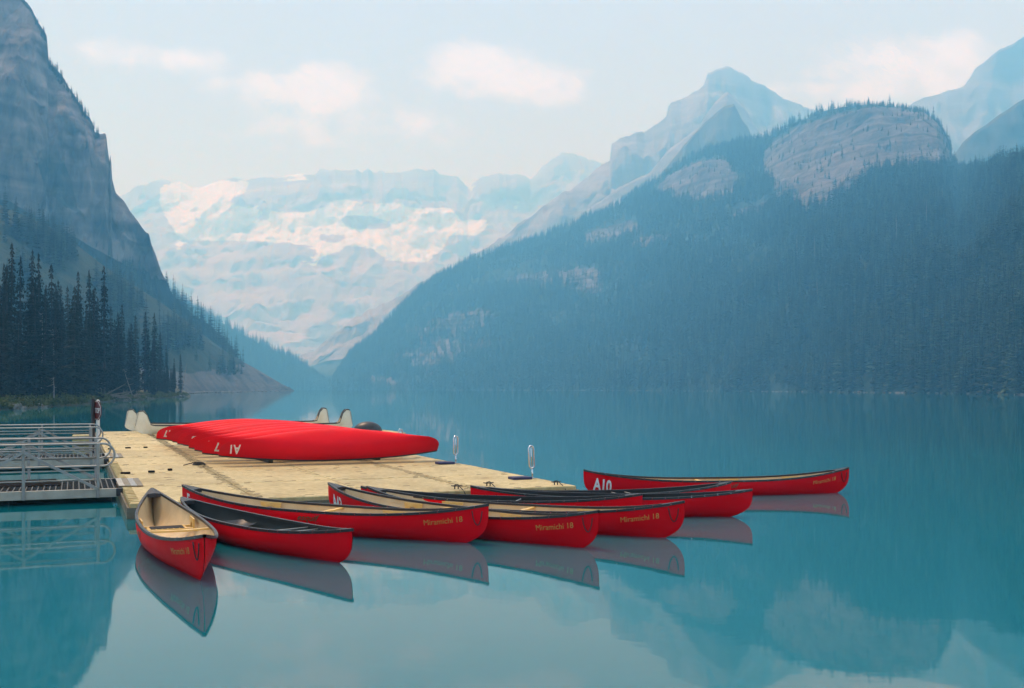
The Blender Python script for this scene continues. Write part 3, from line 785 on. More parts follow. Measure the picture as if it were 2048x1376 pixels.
# bare pale trunks standing out of the forest
for i, (px_, s_, h_) in enumerate(sorted([(1882, .42, 31), (1627, .24, 29), (1592, .26, 26), (1790, .26, 28), (1850, .30, 27), (1632, .14, 23), (1556, .17, 22), (1846, .36, 24)])):
    p = forest.at(np.array([px_]), np.array([s_]))[0]
    mb = MB(); mb.tube([(0, 0, 0), (.3, 0, h_ * .5), (.1, 0, h_)], [.30, .22, .06], 6)
    for q in range(5):
        z = h_ * random.uniform(.4, .95); a = random.uniform(0, 6.28)
        mb.tube([(.2, 0, z), (.2 + math.cos(a) * 1.1, math.sin(a) * 1.1, z - .3)], [.06, .02], 4)
    o = mb.build('bare_trunk', M['snag']); o.location = p + np.array([0, -2.0, -1.0])
    tag(o, 'thin bleached trunk in the forest across the lake, %s counting from the left' % ORD[i], 'dead tree', 'bleached trunks in the far forest')

# ------------------------------------------------------------------ shore details
def blob(mb, c, r, seed, flat=.6):
    rd = random.Random(seed); bm = bmesh.new(); bmesh.ops.create_icosphere(bm, subdivisions=1, radius=1)
    k = len(mb.v)
    for v in bm.verts:
        q = v.co * rd.uniform(.7, 1.2); mb.v.append((c[0] + q.x * r, c[1] + q.y * r, c[2] + q.z * r * flat))
    for f in bm.faces: mb.f.append(tuple(v.index + k for v in f.verts))
    bm.free()

mb = MB()                                              # pale boulders along the far water's edge
for i in range(420):
    px_ = random.uniform(880, 2060); p = forest.at(np.array([px_]), np.array([random.uniform(.004, .012)]))[0]
    blob(mb, (p[0], p[1] - 2, .15), random.uniform(.3, 1.0) * (1.5 if random.random() < .06 else 1), i)
for i in range(150):
    px_ = random.uniform(370, 590); p = talus.at(np.array([px_]), np.array([random.uniform(.006, .02)]))[0]
    blob(mb, (p[0], p[1] - 1.5, .2), random.uniform(.3, 1.1), 900 + i)
tag(mb.build('shore_boulders', M['stone']), 'line of pale boulders along the far water edge', 'boulders', kind='stuff')

for i in range(26):                                    # stones at the near bank
    px_ = random.choice([random.uniform(17, 45), random.uniform(75, 112), random.uniform(190, 300), random.uniform(340, 378)])
    y0 = float(interp(SHORE, px_)); Y = y0 + random.uniform(-.2, 1.5)
    mb = MB(); blob(mb, (0, 0, 0), random.uniform(.25, .8), 2000 + i)
    o = mb.build('shore_stone', M['stone']); o.location = ((px_ - CX) / F * Y, Y, max(.02, float(bank_z(px_, Y))))
    tag(o, 'grey stone at the water edge of the wooded bank', 'stone', 'stones along the wooded bank')
for i in range(16):                                    # driftwood pile
    px_ = random.uniform(226, 282); Y = float(interp(SHORE, px_)) + random.uniform(-.6, 1.0)
    l = random.uniform(1.6, 5.0); a = random.uniform(-.5, .5); e = random.uniform(-.1, .55) if i % 3 == 0 else random.uniform(-.05, .12)
    mb = MB(); mb.tube([(-l / 2, 0, 0), (-l * .15, .08, .06), (l * .2, -.05, .03), (l / 2, .1, .1)], [.12, .11, .085, .03], 6)
    for q in range(3):
        x = random.uniform(-l / 3, l / 3); mb.tube([(x, 0, .03), (x + .25, random.uniform(-.3, .3), random.uniform(.2, .7))], [.045, .012], 4)
    o = mb.build('driftwood_log', M['drift'])
    o.location = ((px_ - CX) / F * Y, Y, max(.12, float(bank_z(px_, Y))) + .15 + .15 * (i % 4) + abs(math.sin(e)) * l / 2); o.rotation_euler = (0, -e, a)
    tag(o, 'bleached driftwood log in the tangle at the foot of the bank', 'driftwood', 'driftwood washed up on the bank')

def shrubbery():
    v, f = [], []
    for i in range(900):
        px_ = random.uniform(-40, 372); y0 = float(interp(SHORE, px_)); d = .5 + random.random() ** 1.6 * 16; Y = y0 + d
        if d > (381 - px_) * .5: continue
        c = np.array([(px_ - CX) / F * Y, Y, float(bank_z(px_, Y))]); r = random.uniform(.35, 1.1) * (1 if px_ < 200 else .8)
        for j in range(46):
            a, b = random.uniform(0, 6.28), random.random()
            rr = r * math.sqrt(random.random()); p = c + np.array([math.cos(a) * rr, math.sin(a) * rr, r * 1.0 * b * (1.1 - .5 * rr / r)])
            s = random.uniform(.05, .13); u = np.array([random.gauss(0, 1) for _ in range(3)]); w = np.array([random.gauss(0, 1) for _ in range(3)])
            u = u / np.linalg.norm(u) * s * 1.6; w = w / np.linalg.norm(w) * s
            k = len(v); v += [tuple(p - u), tuple(p + w), tuple(p + u), tuple(p - w)]; f.append((k, k + 1, k + 2, k + 3))
    me = bpy.data.meshes.new('shore_shrubs'); me.from_pydata(v, [], f); me.materials.append(M['leaf'])
    tag(obj('shore_shrubs', me), 'low green shrubs and grass along the edge of the bank', 'shrubs', kind='stuff')
shrubbery()

# small red-roofed boat shelter on the far shore
p = forest.at(np.array([1976.0]), np.array([.006]))[0]
bs = empty('boat_shelter', (p[0], p[1] - 4, .1))
M['shed_red'] = mat('faded_red_roof', (.42, .16, .13), .8, var=.2, scale=2)
M['shed_wall'] = mat('weathered_boards', (.22, .15, .12), .9, var=.3, scale=3)
mb = MB(); mb.add([(-2.3, -1.4, 1.3), (2.3, -1.4, 1.3), (2.3, 1.4, 1.3), (-2.3, 1.4, 1.3), (-1.6, 0, 2.2), (1.6, 0, 2.2)], [(0, 1, 5, 4), (2, 3, 4, 5), (1, 2, 5), (3, 0, 4), (0, 3, 2, 1)]); mb.build('roof', M['shed_red'], bs)
MB().box((0, 0, .65), (3.8, 2.2, 1.3)).build('wall', M['shed_wall'], bs)
MB().box((.4, -1.13, .55), (.9, .06, 1.1)).build('door', M['shed_red'], bs)
tag(bs, 'tiny faded red shelter at the water edge across the lake', 'shelter')

# ------------------------------------------------------------------ floating dock
DZ = .25
O = G(259, 1007, DZ); O = Vector((O.x, O.y, 0))
e2 = Vector((-.384, .923, 0)).normalized(); e1 = Vector((e2.y, -e2.x, 0))
DA = math.atan2(e1.y, e1.x)
dock = empty('floating_dock', O, DA)
tag(dock, 'large beige modular plastic dock floating on the lake', 'dock')
MW, ML = 2.0, 3.05
def module_mesh():
    mb = MB(); mb.box((MW / 2, ML / 2, .07), (MW - .014, ML - .014, .36))
    me = mb.mesh('deck_section', M['dock'], bevel=.02); return me
def slots_mesh(seed):  # raised dark bars stand in for recessed, shaded pockets
    mb = MB(); rd = random.Random(seed)
    for k in range(6):
        y = .3 + k * .49 + rd.uniform(-.05, .05)
        for x in (.10, MW - .10, MW / 2):
            if rd.random() < (.55 if x != MW / 2 else .3): mb.box((x + rd.uniform(-.04, .04), y, DZ + .001), (rd.uniform(.07, .16), .014, .006))
    for k in range(4):
        x = .28 + k * .48 + rd.uniform(-.06, .06)
        for y in (.09, ML - .09):
            if rd.random() < .6: mb.box((x, y, DZ + .001), (rd.uniform(.08, .15), .022, .006))
    return mb.mesh('coupler_slots', M['slot'])
M['timber'] = mat('dark_timber', (.05, .042, .032), .9, var=.3, scale=5, bump=.2)
M['strip'] = mat('grip_strip', (.20, .18, .13), .85, var=.2, scale=10)
M['slot'] = mat('slot_shade', (.05, .045, .03), .9, var=.2)  # dark colour paints the shade inside the recessed coupler slots
mod, slo = module_mesh(), [slots_mesh(q) for q in range(7)]
NR = 10
for i in range(6):
    for j in range(NR):
        if i >= 4 and j < NR - 2: continue
        if i == 5 and j < NR - 2: continue
        c = obj('deck_section', mod, dock); c.location = (i * MW, j * ML, random.uniform(-.006, .006))
        s_ = obj('coupler_slots', slo[(i * 3 + j * 5) % 7], c); s_['kind'] = 'stuff'
# stitched seams between the columns
mb = MB(); rd = random.Random(5)
for i in (1, 3):
    for k in range(int(NR * ML / .24)):
        y = .15 + k * .24
        mb.box((i * MW + rd.uniform(-.03, .03), y, DZ + .008), (rd.uniform(.16, .30), .012, .005))
st = mb.build('seam_couplers', M['slot'], dock); st['kind'] = 'stuff'
# grimy skirt boards round the sides
for nm, c, d in [('side_board', (4 * MW / 2, -.022, .045), (4 * MW + .06, .03, .27)), ('side_board', (-.022, NR * ML / 2, .045), (.03, NR * ML, .27)), ('side_board', (4 * MW + .022, (NR - 2) * ML / 2, .045), (.03, (NR - 2) * ML, .27))]:
    MB().box(c, d).build(nm, M['fascia'], dock)
for k in range(34):                                   # toothed edge of the left side
    MB().box((.085, .2 + k * .29, DZ + .006), (.16, .05, .022)).build('edge_tooth', M['dock'], dock, bevel=.006)
HINGES = [(251, 948, .20), (303, 945, .14), (340, 941, .10), (256, 897, .16), (222, 899, .18), (291, 896, .12)]
def on_dock(a, b, z=DZ): return O + e1 * a + e2 * b + Vector((0, 0, z))
def dock_ab(px_, py_, z=DZ):
    p = G(px_, py_, z) - O; return p.dot(e1), p.dot(e2)

for px_, py_, l_ in HINGES:
    a, b = dock_ab(px_, py_); MB().box((a, b, DZ + .022), (l_, .10, .045)).build('rubber_hinge', M['rubber'], dock, bevel=.012)

# cleats
def cleat(a, b, ang, label):
    o = empty('mooring_cleat', on_dock(a, b), DA + ang)
    mb = MB(); mb.tube([(-.11, 0, .065), (-.05, 0, .058), (.05, 0, .058), (.11, 0, .065)], [.008, .012, .012, .008], 8); mb.build('horn', M['black'], o, smooth=True)
    for x in (-.035, .035): mb = MB(); mb.tube([(x, 0, 0), (x, 0, .058)], .012, 8); mb.build('leg', M['black'], o)
    tag(o, label, 'cleat')
    return o
def rope(pts, r, label, name='mooring_rope', cat='rope', group=None):
    P = [Vector(p) for p in pts]; out = []
    for i in range(len(P) - 1):
        a = P[max(i - 1, 0)]; b = P[i]; c = P[i + 1]; d = P[min(i + 2, len(P) - 1)]
        for k in range(5):
            t = k / 5; out.append(.5 * ((2 * b) + (c - a) * t + (2 * a - 5 * b + 4 * c - d) * t * t + (3 * b - a - 3 * c + d) * t ** 3))
    out.append(P[-1]); mb = MB(); mb.tube(out, r, 6)
    return tag(mb.build(name, M['rope'], smooth=True), label, cat, group)
cl = [(1112, 970, 'black cleat with a knotted rope near the outer corner of the dock'), (977, 972, 'black cleat on the dock edge behind the canoe numbered 23'), (913, 978, 'black cleat on the dock edge above the row of tan canoes')]
for i, (px_, py_, lb) in enumerate(cl):
    a, b = dock_ab(px_, py_); cleat(min(a, 7.8), max(b, .14), .1, lb)
    q = on_dock(min(a, 7.8), max(b, .14))
    rope([q + Vector((-.04, 0, .07)), q + Vector((.02, -.02, .085)), q + Vector((.05, -.05, .06)), q + e2 * -.28 + e1 * .05 + Vector((0, 0, -.03)), q + e2 * -.34 + e1 * .1 + Vector((0, 0, -.2))], .008,
         ['black mooring line knotted over the cleat nearest the numbered A10 canoe', 'black mooring line hanging from the cleat behind canoe 23', 'black mooring line hanging over the dock edge above the tan canoes', 'short black line hanging at the outer corner of the dock'][i])
a, b = dock_ab(398, 931); q = on_dock(a, b)
rope([q + e1 * (.16 * math.cos(k * .9) * (1 - .02 * k)) + e2 * (.14 * math.sin(k * .9)) + Vector((0, 0, .012 + .0035 * k)) for k in range(18)] + [q + e1 * -.35 + e2 * .1 + Vector((0, 0, .01))], .012, 'black rope coiled on the dock in front of the overturned canoes', 'coiled_rope')

# stainless grab rails with navy pads along the lake side
def grab_rail(px_, py_, label, tilt):
    a, b = dock_ab(px_, py_); a = 7.86
    # place on the dock's lake edge at the same bearing
    best = min((abs(CX + F * on_dock(a, t).x / on_dock(a, t).y - px_), t) for t in np.linspace(.5, 24, 500)); b = best[1]
    o = empty('grab_rail', on_dock(a, b), DA); o.rotation_euler = (0, tilt, DA)
    def loop(w, z0, z1, n=7):
        pts = []
        for k in range(n + 1): t = math.pi * k / n; pts.append((w * math.cos(t), 0, z1 + w * math.sin(t)))
        for k in range(n + 1): t = math.pi + math.pi * k / n; pts.append((w * math.cos(t), 0, z0 + w * math.sin(t)))
        return pts
    mb = MB(); mb.tube(loop(.055, .27, .62), .017, 8, closed=True); mb.build('loop', M['steel'], o, smooth=True)
    mb = MB(); mb.tube([(0, 0, .215), (0, 0, .68)], .013, 8); mb.build('middle_bar', M['steel'], o, smooth=True)
    mb = MB(); mb.tube([(0, 0, 0), (0, 0, .205)], .018, 8); mb.build('leg', M['steel'], o, smooth=True)
    MB().box((0, 0, .006), (.12, .10, .012)).build('foot_plate', M['steel'], o)
    tag(o, label, 'grab rail', 'grab rails along the lake side of the dock')
    return a, b
for i, (px_, py_, tl) in enumerate([(1066, 945, -.06), (912, 915, 0.0), (801, 890, 0.0)]):
    a, b = grab_rail(px_, py_, ['stainless grab rail leaning slightly, nearest the A10 canoe', 'stainless grab rail just beyond the tip of the overturned canoe', 'stainless grab rail half hidden behind the overturned red canoe'][i], tl)
    if i < 2:
        o = MB().box((0, 0, .028), (.42, .30, .056)).build('step_pad', M['blue_pad'], bevel=.012); o.location = on_dock(a - .30, b - .05); o.rotation_euler = (0, 0, DA)
        tag(o, ['navy blue pad beside the leaning grab rail', 'navy blue pad at the foot of the grab rail behind the overturned canoe'][i], 'pad')

# ------------------------------------------------------------------ gangways
def gangway(t0, t1, label, zdeck=.24):
    g = empty('gangway', on_dock(0, t0, 0), DA); W = t1 - t0
    Lg = 6.2
    # local: -x away from the dock, y across
    for y in (0.0, W):
        MB().box((-Lg / 2 - .10, y, zdeck - .06), (Lg, .06, .16)).build('side_channel', M['alu_side'], g, bevel=.006)
    mb = MB()
    for k in range(int(Lg / .10)):
        mb.box((-.14 - k * .10, W / 2, zdeck + .012), (.022, W - .07, .022))
    for k in range(int(W / .12)):
        mb.box((-Lg / 2 - .10, .08 + k * .12, zdeck + .010), (Lg, .010, .018))
    gr = mb.build('grating', M['grate'], g); gr['kind'] = 'stuff'
    MB().box((-Lg / 2 - .10, W / 2, zdeck - .035), (Lg - .05, W - .08, .02)).build('deck_pan', M['grate'], g)
    for s_, y in ((0, -.045), (1, W + .045)):
        posts = [-.42 - 1.24 * k for k in range(5)]
        for x in posts:
            MB().box((x, y, zdeck + .355), (.055, .05, 1.0)).build('post', M['alu'], g, bevel=.008)
        top, r2, r3, r4, r5 = .95, .87, .70, .54, .33
        x0, x1 = -Lg, posts[0] + .09
        cx = x1; rad = (top - r4) / 2
        arc = [(cx + rad * .95 * math.sin(math.pi * k / 12), y, zdeck + (top + r4) / 2 + rad * math.cos(math.pi * k / 12)) for k in range(13)]
        arc = [(p[0], p[1], p[2] - .10) for p in arc]
        mb = MB(); mb.tube([(x0, y, zdeck + top - .10)] + arc + [(x0, y, zdeck + r4 - .10)], .020, 8); mb.build('hand_rail', M['alu'], g, smooth=True)
        for z in (r2 - .10, r3 - .10, r5 - .14):
            mb = MB(); mb.tube([(x0, y, zdeck + z), (posts[0] + .02, y, zdeck + z)], .014, 8); mb.build('rail', M['alu'], g, smooth=True)
        for k in range(4):
            xa, xb = (posts[k], posts[k + 1])
            hi, lo = zdeck + .72, zdeck + .02
            za, zb = (lo, hi) if k % 2 == 0 else (hi, lo)
            d = Vector((xb - xa, 0, zb - za)); c = Vector((xa + xb, 0, za + zb)) / 2; c.y = y + (-.042 if s_ == 0 else .042)
            Mx = Matrix.Translation(c) @ Matrix.Rotation(-math.atan2(d.z, d.x), 4, 'Y')
            MB().box((0, 0, 0), (d.length, .035, .05), Mx).build('brace', M['alu'], g)
    # hinged plates onto the dock
    for k, m_ in enumerate((M['alu_side'], M['strip'], M['alu'], M['strip'])):
        MB().box((.0 + k * .11, W / 2, DZ + .026 - .003 * k), (.106, W - .5, .010)).build('transition_plate', m_, g)
    MB().box((-.05, .0, zdeck - .05), (.12, .10, .14)).build('hinge_block', M['black'], g, bevel=.01)
    MB().box((-.05, W, zdeck - .05), (.12, .10, .14)).build('hinge_block', M['black'], g, bevel=.01)
    for k in (1.9, 3.2):
        mb = MB(); mb.tube([(-k, .2, zdeck - .12), (-k, .5, -.02), (-k, W - .5, -.02), (-k, W - .2, zdeck - .12)], .03, 8); mb.build('underframe', M['alu'], g)
    return tag(g, label, 'gangway')
g1 = gangway(2.75, 5.05, 'nearer aluminium truss gangway with rounded rail ends, joining the dock close to its corner')
gangway(11.6, 14.0, 'farther aluminium truss gangway meeting the dock beside the stop sign')
o = MB().add([(-.7, -.25, 0), (.7, -.25, 0), (.7, .25, .0), (-.7, .25, .0), (-.6, 0, .10), (.6, 0, .10)], [(0, 1, 5, 4), (2, 3, 4, 5), (1, 2, 5), (3, 0, 4), (0, 3, 2, 1)]).build('rubber_ramp', M['rubber'])
o.location = on_dock(-1.75, 3.9, .275); o.rotation_euler = (0, 0, DA); tag(o, 'black rubber wedge lying on the nearer gangway', 'ramp')

# lettering
def text_mesh(body, size, bold=0.0, xs=1.0, shear=0.0):
    cu = bpy.data.curves.new('t', 'FONT'); cu.body = body; cu.size = size; cu.offset = bold; cu.align_x = 'CENTER'; cu.shear = shear; cu.resolution_u = 3
    o = bpy.data.objects.new('t', cu); COL.objects.link(o)
    dg = bpy.context.evaluated_depsgraph_get(); dg.update()
    me = bpy.data.meshes.new_from_object(o.evaluated_get(dg), depsgraph=dg)
    bpy.data.objects.remove(o); bpy.data.curves.remove(cu)
    bm = bmesh.new(); bm.from_mesh(me); bmesh.ops.triangulate(bm, faces=bm.faces)
    long_ = [e for e in bm.edges if e.calc_length() > size * .25]
    if long_: bmesh.ops.subdivide_edges(bm, edges=long_, cuts=1); bmesh.ops.triangulate(bm, faces=bm.faces)
    v = [(p.co.x * xs, p.co.y) for p in bm.verts]; f = [tuple(q.index for q in p.verts) for p in bm.faces]
    bm.free(); bpy.data.meshes.remove(me)
    return v, f

# stop sign and posts by the farther gangway
a_, b_ = -.55, 10.9
sp = G(186, 916, .1); so = empty('stop_sign', (sp.x, sp.y, -.1), DA)
mb = MB(); mb.tube([(0, 0, -.6), (0, 0, 1.90)], .055, 10); mb.build('post', M['black'], so)
mb = MB(); mb.prism([(.30 * math.cos(math.pi / 8 + k * math.pi / 4), .30 * math.sin(math.pi / 8 + k * math.pi / 4)) for k in range(8)], -.008, .008, 'y')
face = empty('tmp'); bpy.data.objects.remove(face)
sg = mb.build('sign_plate', M['sign'], so); sg.location = (.10, -.085, 1.57); sg.rotation_euler = (0, 0, R(-62)); sg.scale = (.88, 1, 1.0)
v, f = text_mesh('STOP', .20, .004, .82)
me = bpy.data.meshes.new('lettering'); me.from_pydata([(x, -.011, y - .07) for x, y in v], [], f); me.materials.append(M['white_paint']); obj('lettering', me, sg)
mb = MB(); mb.tube([(.27 * math.cos(math.pi / 8 + k * math.pi / 4), -.010, .27 * math.sin(math.pi / 8 + k * math.pi / 4)) for k in range(8)], .007, 4, closed=True); mb.build('rim', M['white_paint'], sg)
tag(so, 'dark red stop sign on a black pole by the farther gangway', 'stop sign')
p = G(196, 914, .1); o = empty('white_post', (p.x, p.y, -.1), DA)
mb = MB(); mb.tube([(0, 0, -.5), (0, 0, 1.84)], .05, 10); mb.build('pole', M['white_paint'], o); mb = MB(); mb.tube([(0, 0, 1.84), (0, 0, 1.88)], [.048, .03], 10); mb.build('cap', M['white_paint'], o)
MB().box((0, 0, .1), (.22, .22, .4)).build('pile_guide', M['black'], o, bevel=.02)
tag(o, 'slim white post right beside the stop sign', 'post')
p = G(167, 893, .0); o = empty('float_block', (p.x, p.y, -.1), DA)
MB().box((0, 0, .30), (.75, .6, .45)).build('block', M['dock'], o, bevel=.04); MB().box((0, -.31, .18), (.72, .03, .06)).build('rub_strip', M['black'], o)
tag(o, 'beige float block beside the far corner of the dock', 'float')

# ------------------------------------------------------------------ canoes
class Hull:
    def __init__(s, L, B, D, E, stem=.36, sheer=2.8, rocker=.05, white=False):
        s.L, s.B, s.D, s.E, s.stem, s.sheer, s.rock, s.white = L, B, D, E, stem, sheer, rocker, white
    def zs(s, u):
        a = np.abs(u)
        if s.white:
            t = np.clip((a - .855) / .065, 0, 1); z = s.D + .06 * a ** 2 + (s.E - s.D - .06) * t * t * (3 - 2 * t)
            q = np.clip((a - .95) / .05, 0, 1)
            return z - (s.E - s.D * .9) * (1 - np.sqrt(np.maximum(1 - q ** 2.2, 0)))
        return s.D + (s.E - s.D) * a ** s.sheer
    def zb(s, u): return s.rock * np.abs(u) ** 3
    def w(s, u):
        a = np.clip(np.abs(u), 0, 1)
        return s.B / 2 * np.maximum(1 - a ** 2.15, 0) ** .92 + .006
    def hb(s, u, r):
        a = np.abs(u); n = 2.9 * (1 - a) + 1.25 * a
        return s.w(u) * (1 - (1 - np.clip(r, 0, 1)) ** n) ** (1 / n) * (1 - .05 * (1 - a) * np.clip(r, 0, 1) ** 4)
    def x(s, u, r):
        a = np.abs(u); q = 1 - np.clip(r, 0, 1)
        bulge = s.stem * q ** 4.2
        if s.white: bulge = .32 * q ** 2.4
        return u * s.L / 2 - np.sign(u) * bulge * a ** 7
    def pt(s, u, r, side):
        zb, zs = s.zb(u), s.zs(u)
        return np.stack([s.x(u, r), side * s.hb(u, r), zb + (zs - zb) * r], -1)
    def grid(s, inset=0.0, nu=57, nr=13):
        u = np.sin(np.linspace(-1, 1, nu) * math.pi / 2) * .35 + np.linspace(-1, 1, nu) * .65
        r = (np.linspace(0, 1, nr)) ** 1.5
        U, Rr = np.meshgrid(u, r, indexing='ij')
        P = []
        for side in (-1, 1):
            p = s.pt(U, Rr, side)
            if inset:
                p = p.copy(); hbv = np.abs(p[..., 1]); p[..., 1] = side * np.maximum(hbv - inset, 0); p[..., 0] *= (1 - inset * 1.3 / s.L * 2)
                p[..., 2] += inset * (1 - Rr)
            P.append(p)
        return P, nu, nr
    def shell(s, inset=0.0):
        P, nu, nr = s.grid(inset); mb = MB()
        full = np.concatenate([P[0][:, ::-1], P[1][:, 1:]], 1); k = full.shape[1]
        idx = np.arange(nu * k).reshape(nu, k)
        fs = np.stack([idx[:-1, :-1], idx[1:, :-1], idx[1:, 1:], idx[:-1, 1:]], -1).reshape(-1, 4)
        if inset: fs = fs[:, ::-1]
        me = bpy.data.meshes.new('hull'); me.from_pydata(full.reshape(-1, 3).tolist(), [], fs.tolist())
        me.polygons.foreach_set('use_smooth', [True] * len(fs))
        return me
    def sheer_line(s, side, n=60):
        u = np.linspace(-1, 1, n); return s.pt(u, np.ones(n), side)

def decal(h, body, size, xc, drop, side, m_, parent, bold=0.0, xs=1.0, shear=0.0, name='lettering', flip=False):
    v, f = text_mesh(body, size, bold, xs, shear)
    d = -side
    out = []
    for tx, ty in v:
        x = xc + tx * d
        u = x / (h.L / 2)
        for _ in range(6):
            u = float(np.clip(u, -1, 1)); zs, zb = float(h.zs(u)), float(h.zb(u)); r = (zs - drop + ty - zb) / (zs - zb)
            u += (x - float(h.x(np.array(u), np.array(r)))) / (h.L / 2)
        y = side * (float(h.hb(np.array(u), np.array(r))) + .005)
        out.append((x, y, zs - drop + ty))
    me = bpy.data.meshes.new(name); me.from_pydata(out, [], f); me.materials.append(m_)
    return obj(name, me, parent)

H_TAN = Hull(5.49, .86, .39, .60)
H_DARK = Hull(4.60, .79, .36, .50, stem=.34, sheer=2.5)
H_WHITE = Hull(8.7, 1.35, .34, .97, stem=.5, white=True, rocker=.05)
MESH = {}
def base_parts(h, key, inside, outer):
    me = h.shell(); me.materials.append(outer); mi = h.shell(.014); mi.materials.append(inside)
    gun = []
    for side in (-1, 1):
        L_ = h.sheer_line(side); mb = MB()
        ring = []
        for i, p in enumerate(L_):
            oy = side
            ring += [(p[0], p[1] + oy * .014, p[2] + .012), (p[0], p[1] + oy * .014, p[2] - .022), (p[0], p[1] - oy * .022, p[2] - .022), (p[0], p[1] - oy * .022, p[2] + .012)]
        fs = []
        for i in range(len(L_) - 1):
            for k in range(4): fs.append((i * 4 + k, i * 4 + (k + 1) % 4, (i + 1) * 4 + (k + 1) % 4, (i + 1) * 4 + k))
        fs += [(0, 1, 2, 3), tuple((len(L_) - 1) * 4 + k for k in range(4))]
        gun.append(mb.add(ring, fs).mesh('gunwale', M['black']))
    decks = []
    for e in (-1, 1):
        mb = MB(); us = np.linspace(.885, .998, 7) * e; vs = []
        for u in us:
            a = h.pt(np.array(u), np.array(1.0), -1); b = h.pt(np.array(u), np.array(1.0), 1); mid = (a + b) / 2; mid[2] += .018
            a[2] += .006; b[2] += .006; vs += [a, mid, b]
        fs = []
        for i in range(len(us) - 1):
            for k in (0, 1): fs.append((i * 3 + k, i * 3 + k + 1, i * 3 + 4 + k, i * 3 + 3 + k))
        # front lip under the plate
        n0 = len(vs); vs += [vs[0] - np.array([0, 0, .05]), vs[2] - np.array([0, 0, .05])]; fs.append((0, 1, 2, n0 + 1, n0))
        decks.append(mb.add(vs, fs).mesh('deck_plate', M['black']))
    mb = MB()
    for side in (-1, 1):
        for u in np.linspace(-.94, .94, 22):
            p = h.pt(np.array(u), np.array(1.0), side); mb.box((p[0], p[1] - side * .004, p[2] + .014), (.014, .012, .006)); mb.box((p[0], p[1] + side * .015, p[2] - .005), (.014, .006, .012))
    riv = mb.mesh('rivets', M['steel'])
    MESH[key] = (me, mi, gun, decks, riv)
base_parts(H_TAN, 'tan', M['tan'], M['red']); base_parts(H_DARK, 'dark', M['black_in'], M['red']); base_parts(H_WHITE, 'white', M['tan'], M['white_hull'])

def arch_bracket():
    mb = MB(); w, hh = .20, .17
    top = [(-w, 0), (w, 0)]
    outer = [(-w, 0), (-w * .78, -hh), (-w * .55, -hh)] + [(w * .55 * math.cos(math.pi - math.pi * k / 8), -hh + .115 * math.sin(math.pi * k / 8)) for k in range(1, 8)] + [(w * .55, -hh), (w * .78, -hh), (w, 0)]
    mb.prism(outer, -.009, .009, 'y'); return mb.mesh('seat_bracket', M['wood'])
MESH['bracket'] = arch_bracket()

